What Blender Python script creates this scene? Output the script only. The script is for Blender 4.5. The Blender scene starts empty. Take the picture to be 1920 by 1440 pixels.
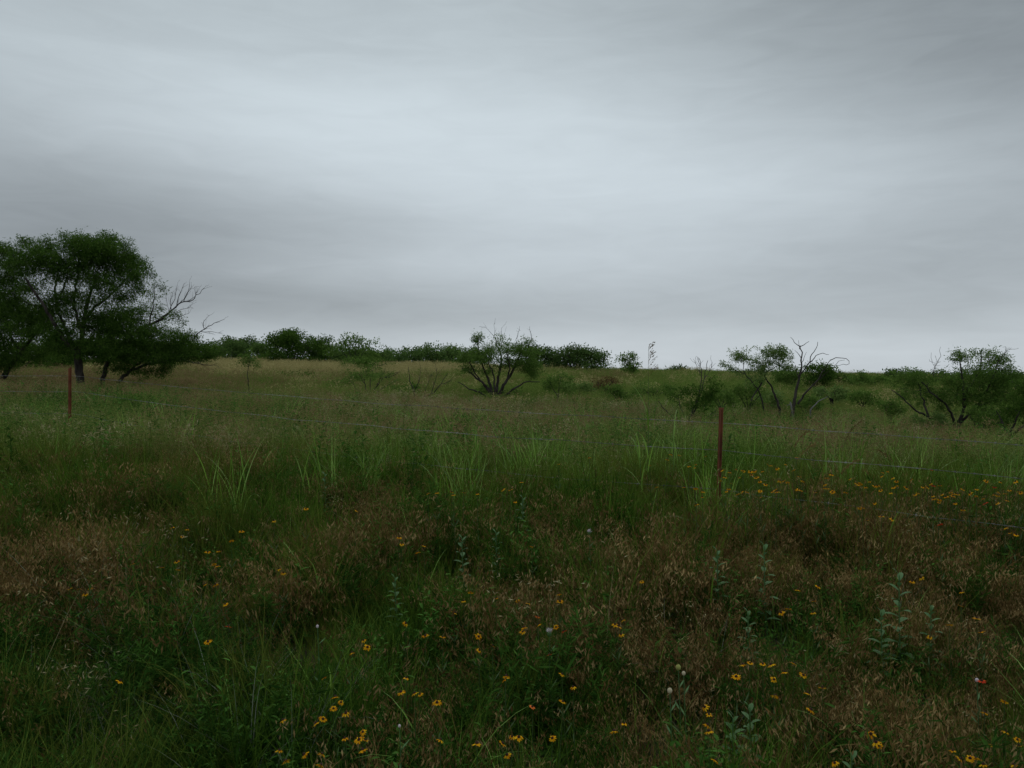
import bpy, math, random
import numpy as np
from mathutils import Vector

R = math.radians
rng = np.random.default_rng(7)
random.seed(7)
S = bpy.context.scene
C = S.collection

# ------------------------------------------------------------------ camera frame
F = 1507.0            # focal length in pixels of the 1920 x 1440 photograph
HY = 705.0            # row of the true horizon
E = 1.8               # eye height above the ground under the camera


def ray(px, py):
    """world offset per metre of depth along +Y for a pixel"""
    return np.array([(px - 960.0) / F, 1.0, (HY - py) / F])


def at(px, py, d):
    r = ray(px, py)
    return np.array([r[0] * d, d, E + r[2] * d])


def pix(x, y, z):
    return 960.0 + F * x / y, HY - F * (z - E) / y


_gd = [-60, 0, 3, 6.8, 9, 12, 18, 24, 30, 42, 60, 80, 120, 250, 900]
_gz = [-1.5, -1.8, -1.95, -1.43, -1.38, -1.35, -1.36, -1.28, -1.1, -0.62, 0.10, 0.28, -0.6, -6, -30]
_sd = [-60, 3, 8, 15, 28, 42, 60, 120, 900]
_ss = [0, 0, 0.012, 0.034, 0.034, 0.027, 0.022, 0.012, 0.0]


def ground_z(x, y):
    x = np.asarray(x, float); y = np.asarray(y, float)
    # smooth interpolation of the profile (average of shifted samples)
    k = 0.0
    for s in (-0.08, 0, 0.08):
        k = k + np.interp(y * (1 + s), _gd, _gz) / 3
    tilt = np.interp(y, _sd, _ss) * np.clip(-x, -45, 24)
    n = (0.05 * np.sin(x * 0.9 + 1.3 * np.sin(y * 0.5)) + 0.05 * np.sin(y * 0.8 + x * 0.35 + 2)
         + 0.03 * np.sin(x * 2.3 - y * 1.7))
    n = n * np.clip((y - 1) / 6, 0, 1)
    return E + k + tilt + n


def hit(px, py, h):
    """depth at which the pixel's ray meets the layer h above the ground"""
    r = ray(px, py)
    d = 1.5
    while d < 120:
        if E + r[2] * d <= float(ground_z(r[0] * d, d)) + h:
            return d
        d *= 1.01
    return 60.0


# ------------------------------------------------------------------ materials
def nodes_of(m):
    m.use_nodes = True
    nt = m.node_tree
    nt.nodes.clear()
    return nt, nt.nodes, nt.links


def leaf_mat(name, cols, transl=0.35, rough=0.45, spec=0.35, rand=0.35, patch=None, pscale=0.6):
    """thin foliage: tint attribute picks the colour, each instance a bit lighter or darker"""
    m = bpy.data.materials.new(name)
    nt, N, L = nodes_of(m)
    out = N.new('ShaderNodeOutputMaterial')
    a = N.new('ShaderNodeAttribute'); a.attribute_name = 'tint'
    cr = N.new('ShaderNodeValToRGB')
    e = cr.color_ramp.elements
    e[0].position = 0.0; e[0].color = (*cols[0], 1)
    e[1].position = 1.0; e[1].color = (*cols[-1], 1)
    for i, c in enumerate(cols[1:-1]):
        q = e.new((i + 1) / (len(cols) - 1)); q.color = (*c, 1)
    L.new(a.outputs['Fac'], cr.inputs['Fac'])
    oi = N.new('ShaderNodeObjectInfo')
    mr = N.new('ShaderNodeMapRange')
    mr.inputs['To Min'].default_value = 1 - rand; mr.inputs['To Max'].default_value = 1 + rand
    L.new(oi.outputs['Random'], mr.inputs['Value'])
    col = cr.outputs['Color']
    if patch:
        g = N.new('ShaderNodeNewGeometry')
        no = N.new('ShaderNodeTexNoise'); no.inputs['Scale'].default_value = pscale
        no.inputs['Detail'].default_value = 3
        L.new(g.outputs['Position'], no.inputs['Vector'])
        rp = N.new('ShaderNodeMapRange')
        rp.inputs['From Min'].default_value = 0.42; rp.inputs['From Max'].default_value = 0.66
        L.new(no.outputs['Fac'], rp.inputs['Value'])
        mx = N.new('ShaderNodeMix'); mx.data_type = 'RGBA'
        mx.inputs['B'].default_value = (*patch, 1)
        L.new(rp.outputs['Result'], mx.inputs['Factor']); L.new(col, mx.inputs['A'])
        col = mx.outputs['Result']
    hs = N.new('ShaderNodeHueSaturation')
    L.new(col, hs.inputs['Color']); L.new(mr.outputs['Result'], hs.inputs['Value'])
    if spec > .3:
        p = N.new('ShaderNodeBsdfPrincipled')
        p.inputs['Roughness'].default_value = rough
        p.inputs['Specular IOR Level'].default_value = spec * .5
        L.new(hs.outputs['Color'], p.inputs['Base Color'])
    else:
        p = N.new('ShaderNodeBsdfDiffuse')
        L.new(hs.outputs['Color'], p.inputs['Color'])
    if transl > 0:
        t = N.new('ShaderNodeBsdfTranslucent')
        L.new(hs.outputs['Color'], t.inputs['Color'])
        mx = N.new('ShaderNodeMixShader'); mx.inputs['Fac'].default_value = transl
        L.new(p.outputs['BSDF'], mx.inputs[1]); L.new(t.outputs['BSDF'], mx.inputs[2])
        L.new(mx.outputs['Shader'], out.inputs['Surface'])
    else:
        L.new(p.outputs['BSDF'], out.inputs['Surface'])
    return m


def rough_mat(name, c0, c1, scale=6, rough=0.85, stretch=(1, 1, 1), metal=0.0, bump=0.4, contrast=(0.35, 0.65)):
    m = bpy.data.materials.new(name)
    nt, N, L = nodes_of(m)
    out = N.new('ShaderNodeOutputMaterial')
    tc = N.new('ShaderNodeTexCoord')
    mp = N.new('ShaderNodeMapping'); mp.inputs['Scale'].default_value = stretch
    no = N.new('ShaderNodeTexNoise'); no.inputs['Scale'].default_value = scale; no.inputs['Detail'].default_value = 6
    L.new(tc.outputs['Object'], mp.inputs['Vector']); L.new(mp.outputs['Vector'], no.inputs['Vector'])
    cr = N.new('ShaderNodeValToRGB')
    cr.color_ramp.elements[0].position = contrast[0]; cr.color_ramp.elements[0].color = (*c0, 1)
    cr.color_ramp.elements[1].position = contrast[1]; cr.color_ramp.elements[1].color = (*c1, 1)
    L.new(no.outputs['Fac'], cr.inputs['Fac'])
    p = N.new('ShaderNodeBsdfPrincipled')
    p.inputs['Roughness'].default_value = rough; p.inputs['Metallic'].default_value = metal
    p.inputs['Specular IOR Level'].default_value = 0.25
    L.new(cr.outputs['Color'], p.inputs['Base Color'])
    b = N.new('ShaderNodeBump'); b.inputs['Strength'].default_value = bump; b.inputs['Distance'].default_value = 0.02
    L.new(no.outputs['Fac'], b.inputs['Height']); L.new(b.outputs['Normal'], p.inputs['Normal'])
    L.new(p.outputs['BSDF'], out.inputs['Surface'])
    return m


M = {}
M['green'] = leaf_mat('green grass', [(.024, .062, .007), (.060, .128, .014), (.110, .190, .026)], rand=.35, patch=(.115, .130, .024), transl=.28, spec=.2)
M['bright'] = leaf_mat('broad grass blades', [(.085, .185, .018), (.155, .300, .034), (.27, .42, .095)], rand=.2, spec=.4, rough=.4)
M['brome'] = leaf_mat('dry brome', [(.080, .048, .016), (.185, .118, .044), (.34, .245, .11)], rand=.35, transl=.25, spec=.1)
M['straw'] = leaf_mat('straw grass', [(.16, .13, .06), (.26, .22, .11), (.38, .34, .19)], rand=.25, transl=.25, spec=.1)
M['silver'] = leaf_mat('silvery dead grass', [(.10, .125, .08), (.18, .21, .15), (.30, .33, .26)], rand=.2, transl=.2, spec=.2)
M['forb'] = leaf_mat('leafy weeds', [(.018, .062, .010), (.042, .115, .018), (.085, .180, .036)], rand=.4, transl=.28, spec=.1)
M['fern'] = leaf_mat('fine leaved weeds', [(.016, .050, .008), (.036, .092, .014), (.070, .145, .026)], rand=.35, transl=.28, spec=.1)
M['mid'] = leaf_mat('meadow grass', [(.066, .120, .020), (.132, .205, .038), (.220, .285, .080)], rand=.35, patch=(.185, .210, .062), pscale=.25, spec=.1)
M['pink'] = leaf_mat('rusty tan grass', [(.12, .082, .034), (.20, .145, .065), (.29, .22, .11)], rand=.25, transl=.25, spec=.1)
M['far'] = leaf_mat('far grass', [(.070, .135, .020), (.125, .200, .036), (.195, .262, .066)], rand=.25, patch=(.16, .195, .05), pscale=.12, spec=.1)
M['tan'] = leaf_mat('pale tan grass', [(.22, .19, .070), (.33, .285, .115), (.44, .39, .18)], rand=.2, spec=.1)
M['crown_dark'] = leaf_mat('dark mesquite leaves', [(.028, .070, .010), (.060, .120, .020), (.105, .180, .034)], rand=0, spec=.1, transl=.45)
M['crown_mid'] = leaf_mat('mesquite leaves', [(.050, .105, .018), (.095, .175, .032), (.160, .245, .058)], rand=0, spec=.1, transl=.45)
M['crown_light'] = leaf_mat('pale mesquite leaves', [(.075, .14, .030), (.130, .21, .055), (.21, .29, .095)], rand=0, spec=.1, transl=.45)
M['crown_far'] = leaf_mat('far tree leaves', [(.042, .085, .022), (.075, .135, .034), (.120, .180, .052)], rand=.25, spec=.1, transl=.45)
M['crown_rust'] = leaf_mat('rusty brown leaves', [(.08, .055, .022), (.13, .095, .036), (.19, .145, .06)], rand=0, spec=.1)
M['bark'] = rough_mat('dark mesquite bark', (.018, .014, .011), (.060, .050, .042), 9, stretch=(1, 1, .25))
M['dead'] = rough_mat('weathered dead wood', (.035, .030, .027), (.13, .115, .105), 8, stretch=(1, 1, .3))
M['pale_dead'] = rough_mat('bleached dead wood', (.10, .095, .09), (.26, .25, .235), 8, stretch=(1, 1, .3))
M['soil'] = rough_mat('soil and thatch', (.022, .018, .010), (.055, .050, .026), 1.6, rough=.95)
M['rust'] = rough_mat('rusty red post', (.085, .027, .013), (.21, .068, .030), 9, rough=.8, contrast=(.3, .7))
M['wire'] = rough_mat('weathered galvanised wire', (.06, .058, .055), (.33, .33, .32), 2.2, rough=.6, metal=.3, bump=.1)
M['stem'] = leaf_mat('flower stem', [(.04, .075, .02), (.06, .10, .03)], transl=.1, rand=0)
M['petal'] = leaf_mat('orange yellow petals', [(.48, .17, .006), (.62, .29, .010), (.68, .39, .016)], transl=.3, rough=.6, spec=.2, rand=.12)
M['petal_red'] = leaf_mat('red petals', [(.42, .025, .015), (.55, .05, .02), (.62, .12, .03)], transl=.3, rough=.6, spec=.2, rand=.1)
M['petal_coral'] = leaf_mat('coral orange petals', [(.70, .16, .03), (.78, .22, .05)], transl=.3, rough=.6, spec=.2, rand=.1)
M['disc'] = rough_mat('dark flower centre', (.018, .008, .005), (.05, .022, .012), 300, rough=.9)
M['bud'] = rough_mat('yellow green bud', (.22, .24, .06), (.34, .34, .10), 200, rough=.8)
M['thistle'] = leaf_mat('pale thistle tuft', [(.55, .46, .50), (.68, .60, .62), (.75, .70, .70)], transl=.3, rough=.8, rand=0)
M['seed'] = leaf_mat('cream seed head', [(.42, .36, .22), (.55, .48, .32), (.65, .58, .42)], transl=.2, rough=.8, rand=0)
M['milk'] = leaf_mat('grey green broad leaves', [(.05, .12, .035), (.085, .175, .06), (.13, .23, .10)], transl=.25, rough=.6, rand=0)


# ------------------------------------------------------------------ mesh building
class MB:
    """collects quads (with a tint) and tubes, and links them as ONE mesh object"""

    def __init__(s):
        s.v = []; s.f = []; s.t = []; s.m = []; s.n = 0

    def quads(s, q, tint, mi=0):
        q = np.asarray(q, float).reshape(-1, 4, 3)
        k = len(q)
        if k == 0: return
        s.v.append(q.reshape(-1, 3))
        s.f.append((np.arange(k * 4).reshape(-1, 4)) + s.n)
        s.t.append(np.broadcast_to(np.asarray(tint, float), (k,)).copy())
        s.m.append(np.full(k, mi, np.int32))
        s.n += k * 4

    def tube(s, pts, rad, sides=5, tint=.5, mi=0, cap=False):
        pts = np.asarray(pts, float); n = len(pts)
        rad = np.broadcast_to(np.asarray(rad, float), (n,))
        tg = np.gradient(pts, axis=0)
        tg /= np.linalg.norm(tg, axis=1, keepdims=True) + 1e-9
        up = np.array([0.31, 0.95, 0.05])
        a = np.cross(tg, up); a /= np.linalg.norm(a, axis=1, keepdims=True) + 1e-9
        b = np.cross(tg, a)
        an = np.linspace(0, 2 * math.pi, sides, endpoint=False)
        ring = (pts[:, None, :] + rad[:, None, None] * (np.cos(an)[None, :, None] * a[:, None, :] + np.sin(an)[None, :, None] * b[:, None, :]))
        idx = np.arange(n * sides).reshape(n, sides) + s.n
        f = np.stack([idx[:-1], np.roll(idx[:-1], -1, 1), np.roll(idx[1:], -1, 1), idx[1:]], -1).reshape(-1, 4)
        s.v.append(ring.reshape(-1, 3)); s.f.append(f)
        s.t.append(np.full(len(f), tint)); s.m.append(np.full(len(f), mi, np.int32))
        s.n += n * sides

    def mesh(s, name, mats, smooth=True):
        me = bpy.data.meshes.new(name)
        v = np.concatenate(s.v); f = np.concatenate(s.f); t = np.concatenate(s.t); mi = np.concatenate(s.m)
        me.vertices.add(len(v)); me.vertices.foreach_set('co', v.ravel())
        me.loops.add(f.size); me.loops.foreach_set('vertex_index', f.ravel().astype(np.int32))
        me.polygons.add(len(f))
        me.polygons.foreach_set('loop_start', np.arange(0, f.size, 4, dtype=np.int32))
        me.polygons.foreach_set('material_index', mi)
        me.polygons.foreach_set('use_smooth', np.full(len(f), smooth))
        at_ = me.attributes.new('tint', 'FLOAT', 'FACE')
        at_.data.foreach_set('value', t.astype(np.float32))
        for m in (mats if isinstance(mats, (list, tuple)) else [mats]):
            me.materials.append(m)
        me.update(calc_edges=True)
        return me

    def build(s, name, mats, parent=None, smooth=True):
        return link(name, s.mesh(name, mats, smooth), parent)


def link(name, me, parent=None):
    o = bpy.data.objects.new(name, me)
    C.objects.link(o)
    if parent is not None: o.parent = parent
    return o


def tag(o, label=None, cat=None, group=None, kind=None):
    if label: o['label'] = label
    if cat: o['category'] = cat
    if group: o['group'] = group
    if kind: o['kind'] = kind
    return o


def thing(name, label, cat, loc, rz=0.0, group=None):
    o = bpy.data.objects.new(name, None)
    o.empty_display_size = .1
    C.objects.link(o)
    o.location = loc; o.rotation_euler = (0, 0, rz)
    return tag(o, label, cat, group)


def nrm(v):
    return v / (np.linalg.norm(v, axis=-1, keepdims=True) + 1e-9)


def blades(base, az, length, width, lean, curve, segs=4, twist=0.4, taper=1.4):
    """N curved ribbons -> (N*segs,4,3) quads"""
    n = len(base)
    t = np.linspace(0, 1, segs + 1)
    th = lean[:, None] + curve[:, None] * t[None, :] ** 1.5            # angle from vertical
    ds = length[:, None] / segs
    thm = 0.5 * (th[:, 1:] + th[:, :-1])
    hx = np.concatenate([np.zeros((n, 1)), np.cumsum(np.sin(thm) * ds, 1)], 1)
    hz = np.concatenate([np.zeros((n, 1)), np.cumsum(np.cos(thm) * ds, 1)], 1)
    d = np.stack([np.cos(az), np.sin(az), np.zeros(n)], -1)
    c = base[:, None, :] + hx[..., None] * d[:, None, :]
    c[..., 2] += hz
    sa = az + math.pi / 2 + rng.uniform(-twist, twist, n)
    sd = np.stack([np.cos(sa), np.sin(sa), np.zeros(n)], -1)
    w = width[:, None] * np.clip(1 - t[None, :] ** taper, 0.04, 1) * np.clip(.55 + 2.2 * t[None, :], 0, 1) * .5
    l = c - w[..., None] * sd[:, None, :]
    r = c + w[..., None] * sd[:, None, :]
    q = np.stack([l[:, :-1], r[:, :-1], r[:, 1:], l[:, 1:]], 2)
    return q.reshape(-1, 4, 3), c


def leaves(p, d, length, width, fold=0.25):
    """diamond-shaped leaves at p along d: (N,4,3)"""
    n = len(p)
    d = nrm(d)
    s = nrm(np.cross(d, rng.normal(size=(n, 3))))
    L = length[:, None]; W = width[:, None] * .5
    a = p; m = p + d * L * .45; e = p + d * L
    return np.stack([a, m + s * W, e, m - s * W], 1)


def U(a, b, n): return rng.uniform(a, b, n)


def disc_pts(n, r):
    a = U(0, 2 * math.pi, n); q = r * np.sqrt(U(0, 1, n))
    return np.stack([q * np.cos(a), q * np.sin(a), np.zeros(n)], -1)


# ------------------------------------------------------------------ clump library (sources of the scattered cover)
def src(name, me):
    return bpy.data.objects.new(name, me)


def tuft(mat, n=45, r=.10, ln=(.22, .5), w=(.003, .006), lean=(.02, .45), curve=(.2, 1.1), segs=4):
    b = MB(); p = disc_pts(n, r)
    q, _ = blades(p, U(0, 6.283, n), U(*ln, n), U(*w, n), U(*lean, n), U(*curve, n), segs)
    b.quads(q, np.repeat(U(0, 1, n), segs)); return b


def brome(n=14, r=.09, h=(.32, .52), mat_leaf=1, wind=None):
    """annual brome: thin stems nodding under many small hanging spikelets"""
    b = MB(); p = disc_pts(n, r); az = U(0, 6.283, n)
    if wind is not None: az = wind + rng.normal(0, .7, n)
    ln = U(*h, n)
    q, c = blades(p, az, ln, np.full(n, .0022), U(.02, .3, n), U(.5, 1.5, n), 5, taper=6)
    b.quads(q, np.repeat(U(.2, .7, n), 5))
    sp = []; ti = []
    for i in range(n):
        k = rng.integers(15, 25)
        t = U(.55, 1.0, k) * 5
        i0 = np.minimum(t.astype(int), 4); f = (t - i0)[:, None]
        q0 = c[i, i0] * (1 - f) + c[i, i0 + 1] * f
        out = rng.normal(0, .5, (k, 3)); out[:, 2] = -np.abs(out[:, 2]) - .55
        off = rng.normal(0, .016, (k, 3)); off[:, 2] = -np.abs(off[:, 2])
        sp.append(leaves(q0 + off, out, U(.017, .032, k), U(.004, .0075, k)))
        ti.append(np.clip(rng.normal(.55, .25) + U(-.2, .2, k), 0, 1))
    b.quads(np.concatenate(sp), np.concatenate(ti))
    m = n
    q, _ = blades(disc_pts(m, r), U(0, 6.283, m), U(.12, .3, m), U(.002, .004, m), U(.1, .6, m), U(.2, 1, m), 3)
    b.quads(q, np.repeat(U(0, .5, m), 3), mat_leaf)
    return b


def forb(ns=5, h=(.22, .45), ll=(.035, .075), lw=.32, nl=16, r=.08, bushy=0):
    """leafy weed: several stems set with lance-shaped leaves"""
    b = MB(); p = disc_pts(ns, r); az = U(0, 6.283, ns)
    q, c = blades(p, az, U(*h, ns), np.full(ns, .005), U(0, .35, ns), U(0, .5, ns), 5, taper=5)
    b.quads(q, np.full(ns * 5, .35))
    for i in range(ns):
        k = nl
        t = np.linspace(.12, 1, k) * 4.999
        i0 = t.astype(int); f = (t - i0)[:, None]
        q0 = c[i, i0] * (1 - f) + c[i, i0 + 1] * f
        a = np.arange(k) * 2.4 + U(-.4, .4, k)
        el = U(.1, .8, k)
        d = np.stack([np.cos(a) * np.cos(el), np.sin(a) * np.cos(el), np.sin(el)], -1)
        ln = U(*ll, k) * np.linspace(1.1, .65, k)
        side = nrm(np.cross(d, [0, 0, 1])); L = ln[:, None]; W = L * lw * .5
        drop = np.array([0, 0, -1.0])
        m1 = q0 + d * L * .4; e = q0 + d * L + drop * L * .22
        up = np.array([0, 0, 1.0]) * W * .35
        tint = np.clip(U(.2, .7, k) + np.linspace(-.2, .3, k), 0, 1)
        # two halves folded along the midrib
        cm = q0 + d * L * .5 - np.array([0, 0, 1]) * L * .06
        for sg in (1, -1):
            a1 = q0 + d * L * .22 + side * W * .8 * sg + up * .8
            a2 = q0 + d * L * .58 + side * W * .85 * sg + up * .8 - np.array([0, 0, 1]) * L * .08
            b.quads(np.stack([q0, a1, a2, cm], 1), tint)
            b.quads(np.stack([cm, a2, e, .5 * (cm + e)], 1), tint)
    return b


def fine(n=9, h=(.18, .38), r=.12, k=46):
    """feathery weed: stems thick with thread-like leaves"""
    b = MB(); p = disc_pts(n, r)
    q, c = blades(p, U(0, 6.283, n), U(*h, n), np.full(n, .004), U(.05, .7, n), U(0, .7, n), 4, taper=5)
    b.quads(q, np.full(n * 4, .3))
    for i in range(n):
        t = U(.15, 1, k) * 3.999
        i0 = t.astype(int); f = (t - i0)[:, None]
        q0 = c[i, i0] * (1 - f) + c[i, i0 + 1] * f
        d = rng.normal(0, 1, (k, 3)); d[:, 2] = np.abs(d[:, 2]) * .7 + .1
        b.quads(leaves(q0, d, U(.025, .06, k), U(.003, .007, k)), np.clip(rng.normal(.5, .25, k), 0, 1))
    return b


def broad(n=9, ln=(.35, .75), w=(.009, .017), r=.05):
    return tuft(None, n, r, ln, w, (.02, .5), (.5, 2.0), 7)


def seedtuft(n=26, r=.2, h=(.35, .62), w=.006, head=.05, hw=.012, k=5):
    """meadow grass for the middle distance: blades under loose seed heads"""
    b = MB(); p = disc_pts(n, r); ln = U(*h, n)
    q, c = blades(p, U(0, 6.283, n), ln, U(w * .6, w * 1.2, n), U(0, .35, n), U(.1, .8, n), 3)
    b.quads(q, np.repeat(U(.1, .7, n), 3))
    tip = np.repeat(c[:, -1], k, 0); m = len(tip)
    d = rng.normal(0, .6, (m, 3)); d[:, 2] += .2
    b.quads(leaves(tip + rng.normal(0, .03, (m, 3)), d, U(head * .5, head, m), U(hw * .5, hw, m)), U(.4, 1, m))
    return b


def variants(base, fn, mats, n=4):
    return [src(base, fn().mesh(base, mats)) for _ in range(n)]


LIB = {
    'green': variants('grass_tuft', lambda: tuft(None), M['green'], 6),
    'brome': variants('brome_tuft', lambda: brome(), [M['brome'], M['green']], 6),
    'lodged': variants('lodged_brome_tuft', lambda: brome(16, .12, (.3, .5), 1, 2.6), [M['brome'], M['green']], 3),
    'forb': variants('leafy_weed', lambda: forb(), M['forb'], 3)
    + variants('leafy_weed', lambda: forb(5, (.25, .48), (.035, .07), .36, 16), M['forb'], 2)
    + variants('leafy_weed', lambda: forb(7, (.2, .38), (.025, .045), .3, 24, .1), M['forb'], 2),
    'fine': variants('feathery_weed', lambda: fine(), M['fern'], 4),
    'broad': variants('broad_blade', lambda: broad(), M['bright'], 5),
    'silver': variants('silvery_tuft', lambda: tuft(None, 30, .12, (.25, .5), (.002, .0045), (.2, .9), (.3, 1.4), 5), M['silver'], 3),
    'mid': variants('meadow_tuft', lambda: seedtuft(34, .2, (.28, .55), .007, .03, .008, 3), M['mid'], 5),
    'pink': variants('rusty_tuft', lambda: seedtuft(26, .2, (.3, .56), .005, .05, .011, 9), M['pink'], 4),
    'straw': variants('straw_tuft', lambda: seedtuft(22, .2, (.35, .6), .005, .055, .012, 9), M['straw'], 3),
    'midbroad': variants('broad_meadow_tuft', lambda: tuft(None, 16, .14, (.4, .85), (.012, .022), (.0, .35), (.1, 1.6), 6), M['bright'], 4),
    'nearstraw': variants('straw_stem_tuft', lambda: seedtuft(7, .12, (.35, .7), .003, .03, .006, 7), M['straw'], 4),
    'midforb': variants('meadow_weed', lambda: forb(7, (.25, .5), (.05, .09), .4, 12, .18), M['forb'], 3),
    'far': variants('far_tuft', lambda: seedtuft(34, .42, (.3, .6), .018, .06, .02, 3), M['far'], 4),
    'tan': variants('tan_tuft', lambda: seedtuft(30, .42, (.4, .75), .016, .09, .026, 6), M['tan'], 4),
    'farbrown': variants('far_brown_tuft', lambda: seedtuft(30, .42, (.3, .5), .016, .07, .024, 5), M['pink'], 3),
}


def scatter(name, label, cat, pts, lib, scl, tilt=.12, sunk=.02):
    """one stuff object: a cloud of points that carries the clumps"""
    n = len(pts)
    z = ground_z(pts[:, 0], pts[:, 1]) - sunk
    me = bpy.data.meshes.new(name)
    me.vertices.add(n)
    me.vertices.foreach_set('co', np.column_stack([pts, z]).ravel())
    rot = np.column_stack([rng.normal(0, tilt, n), rng.normal(0, tilt, n), U(0, 6.283, n)])
    if name == 'lodged_grass': rot[:, 2] = rng.normal(0, .5, n)
    a = me.attributes.new('rot', 'FLOAT_VECTOR', 'POINT'); a.data.foreach_set('vector', rot.ravel())
    a = me.attributes.new('scl', 'FLOAT', 'POINT'); a.data.foreach_set('value', np.asarray(scl, np.float32))
    a = me.attributes.new('idx', 'INT', 'POINT'); a.data.foreach_set('value', rng.integers(0, len(lib), n).astype(np.int32))
    o = link(name, me)
    tag(o, label, cat, kind='stuff')
    col = bpy.data.collections.new(name + '_source')
    for q in lib: col.objects.link(q)
    g = bpy.data.node_groups.new(name, 'GeometryNodeTree')
    g.interface.new_socket('Geometry', in_out='INPUT', socket_type='NodeSocketGeometry')
    g.interface.new_socket('Geometry', in_out='OUTPUT', socket_type='NodeSocketGeometry')
    N, L = g.nodes, g.links
    gi = N.new('NodeGroupInput'); go = N.new('NodeGroupOutput')
    ci = N.new('GeometryNodeCollectionInfo'); ci.inputs['Collection'].default_value = col
    ci.inputs['Separate Children'].default_value = True; ci.inputs['Reset Children'].default_value = True
    ip = N.new('GeometryNodeInstanceOnPoints'); ip.inputs['Pick Instance'].default_value = True

    def attr(nm, ty):
        k = N.new('GeometryNodeInputNamedAttribute'); k.data_type = ty; k.inputs['Name'].default_value = nm
        return k.outputs['Attribute']
    er = N.new('FunctionNodeEulerToRotation')
    L.new(attr('rot', 'FLOAT_VECTOR'), er.inputs[0])
    L.new(gi.outputs[0], ip.inputs['Points']); L.new(ci.outputs[0], ip.inputs['Instance'])
    L.new(attr('idx', 'INT'), ip.inputs['Instance Index']); L.new(er.outputs[0], ip.inputs['Rotation'])
    L.new(attr('scl', 'FLOAT'), ip.inputs['Scale'])
    L.new(ip.outputs[0], go.inputs[0])
    o.modifiers.new('cover', 'NODES').node_group = g
    return o


# ------------------------------------------------------------------ ground
def build_ground():
    xs = np.concatenate([np.linspace(-700, -60, 12), np.linspace(-56, -12, 30), np.linspace(-11, 11, 60), np.linspace(12, 56, 30), np.linspace(60, 700, 12)])
    ys = np.concatenate([np.linspace(-60, 0, 12), np.linspace(.5, 16, 60), np.linspace(17, 100, 80), np.linspace(105, 880, 24)])
    X, Y = np.meshgrid(xs, ys)
    Z = ground_z(X, Y)
    v = np.stack([X, Y, Z], -1)
    q = np.stack([v[:-1, :-1], v[:-1, 1:], v[1:, 1:], v[1:, :-1]], 2)
    b = MB(); b.quads(q, .5)
    me = b.mesh('ground', M['soil'])
    import bmesh
    bm = bmesh.new(); bm.from_mesh(me); bmesh.ops.remove_doubles(bm, verts=bm.verts, dist=1e-4); bm.to_mesh(me); bm.free()
    tag(link('ground', me), 'uneven meadow ground under the grass', 'ground', kind='structure')


build_ground()


# ------------------------------------------------------------------ ground cover
def blob(px, py, L):
    r = np.zeros_like(px)
    for (cx, cy, sx, sy, a) in L:
        r = np.maximum(r, a * np.exp(-.5 * (((px - cx) / sx) ** 2 + ((py - cy) / sy) ** 2)))
    return r


def field(y0, y1, dens, side=.80, extra=2.0):
    """uniform random points over the wedge the camera (or one a step aside) can see"""
    w1 = side * y1 + extra
    n = int(dens * (y1 - y0) * 2 * w1)
    y = U(y0, y1, n); x = U(-w1, w1, n)
    k = np.abs(x) < side * y + extra
    return np.column_stack([x[k], y[k]])


def pick(p, wts):
    tot = sum(wts.values()); r = U(0, 1, len(p)) * tot; acc = np.zeros(len(p)); out = {}
    for k, w in wts.items():
        out[k] = p[(r >= acc) & (r < acc + w)]; acc = acc + w
    return out


def mound(a):
    x, y = a[:, 0], a[:, 1]
    v = np.zeros(len(a))
    for (kx, ky, ph, am) in ((3.1, 4.3, .3, 1), (-4.7, 3.3, 1.9, 1), (6.9, 5.1, 4.0, .8), (-2.0, 7.9, 2.2, .9), (9.3, -6.1, .9, .6), (1.7, -2.3, 5.1, .9)):
        v += am * np.sin(kx * x + ky * y + ph + .8 * np.sin(1.3 * x - .9 * y + ph))
    return np.clip(.5 + v / 5.2, 0, 1)


BROWN = [(1500, 1025, 360, 70, 1), (1230, 1150, 200, 110, .95), (1640, 1340, 260, 110, .75), (1820, 1120, 200, 150, .95), (1120, 1050, 130, 50, .8),
         (380, 870, 170, 55, .65), (690, 930, 120, 40, .95), (720, 1000, 90, 50, .8), (560, 1180, 70, 40, .6), (850, 1270, 110, 45, .6),
         (190, 960, 200, 70, .3), (820, 1370, 130, 60, .45), (1300, 1270, 160, 80, .75), (470, 870, 120, 40, .6), (130, 1090, 140, 60, .5)]
LODGED = [(90, 1090, 130, 60, .7), (480, 1120, 50, 30, .3)]
FERN = [(150, 1350, 260, 110, 1.2), (50, 1230, 160, 80, .7), (560, 1420, 120, 50, .9), (1000, 1250, 60, 80, .5), (330, 1150, 120, 80, .5)]
SILV = [(330, 1270, 120, 80, .55), (300, 1170, 90, 40, .3)]
GREENB = [(1345, 945, 70, 26, 1.4), (1350, 880, 600, 38, .7), (1060, 860, 220, 40, 1.2), (980, 860, 230, 45, .6), (1500, 880, 350, 35, .5), (620, 1120, 110, 70, .35)]
FORB = [(900, 1000, 130, 60, .9), (900, 1120, 130, 70, .8), (600, 1250, 160, 120, .6), (1500, 1170, 120, 90, .9), (1690, 1220, 90, 90, .7), (1300, 1010, 60, 60, .4)]

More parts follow.
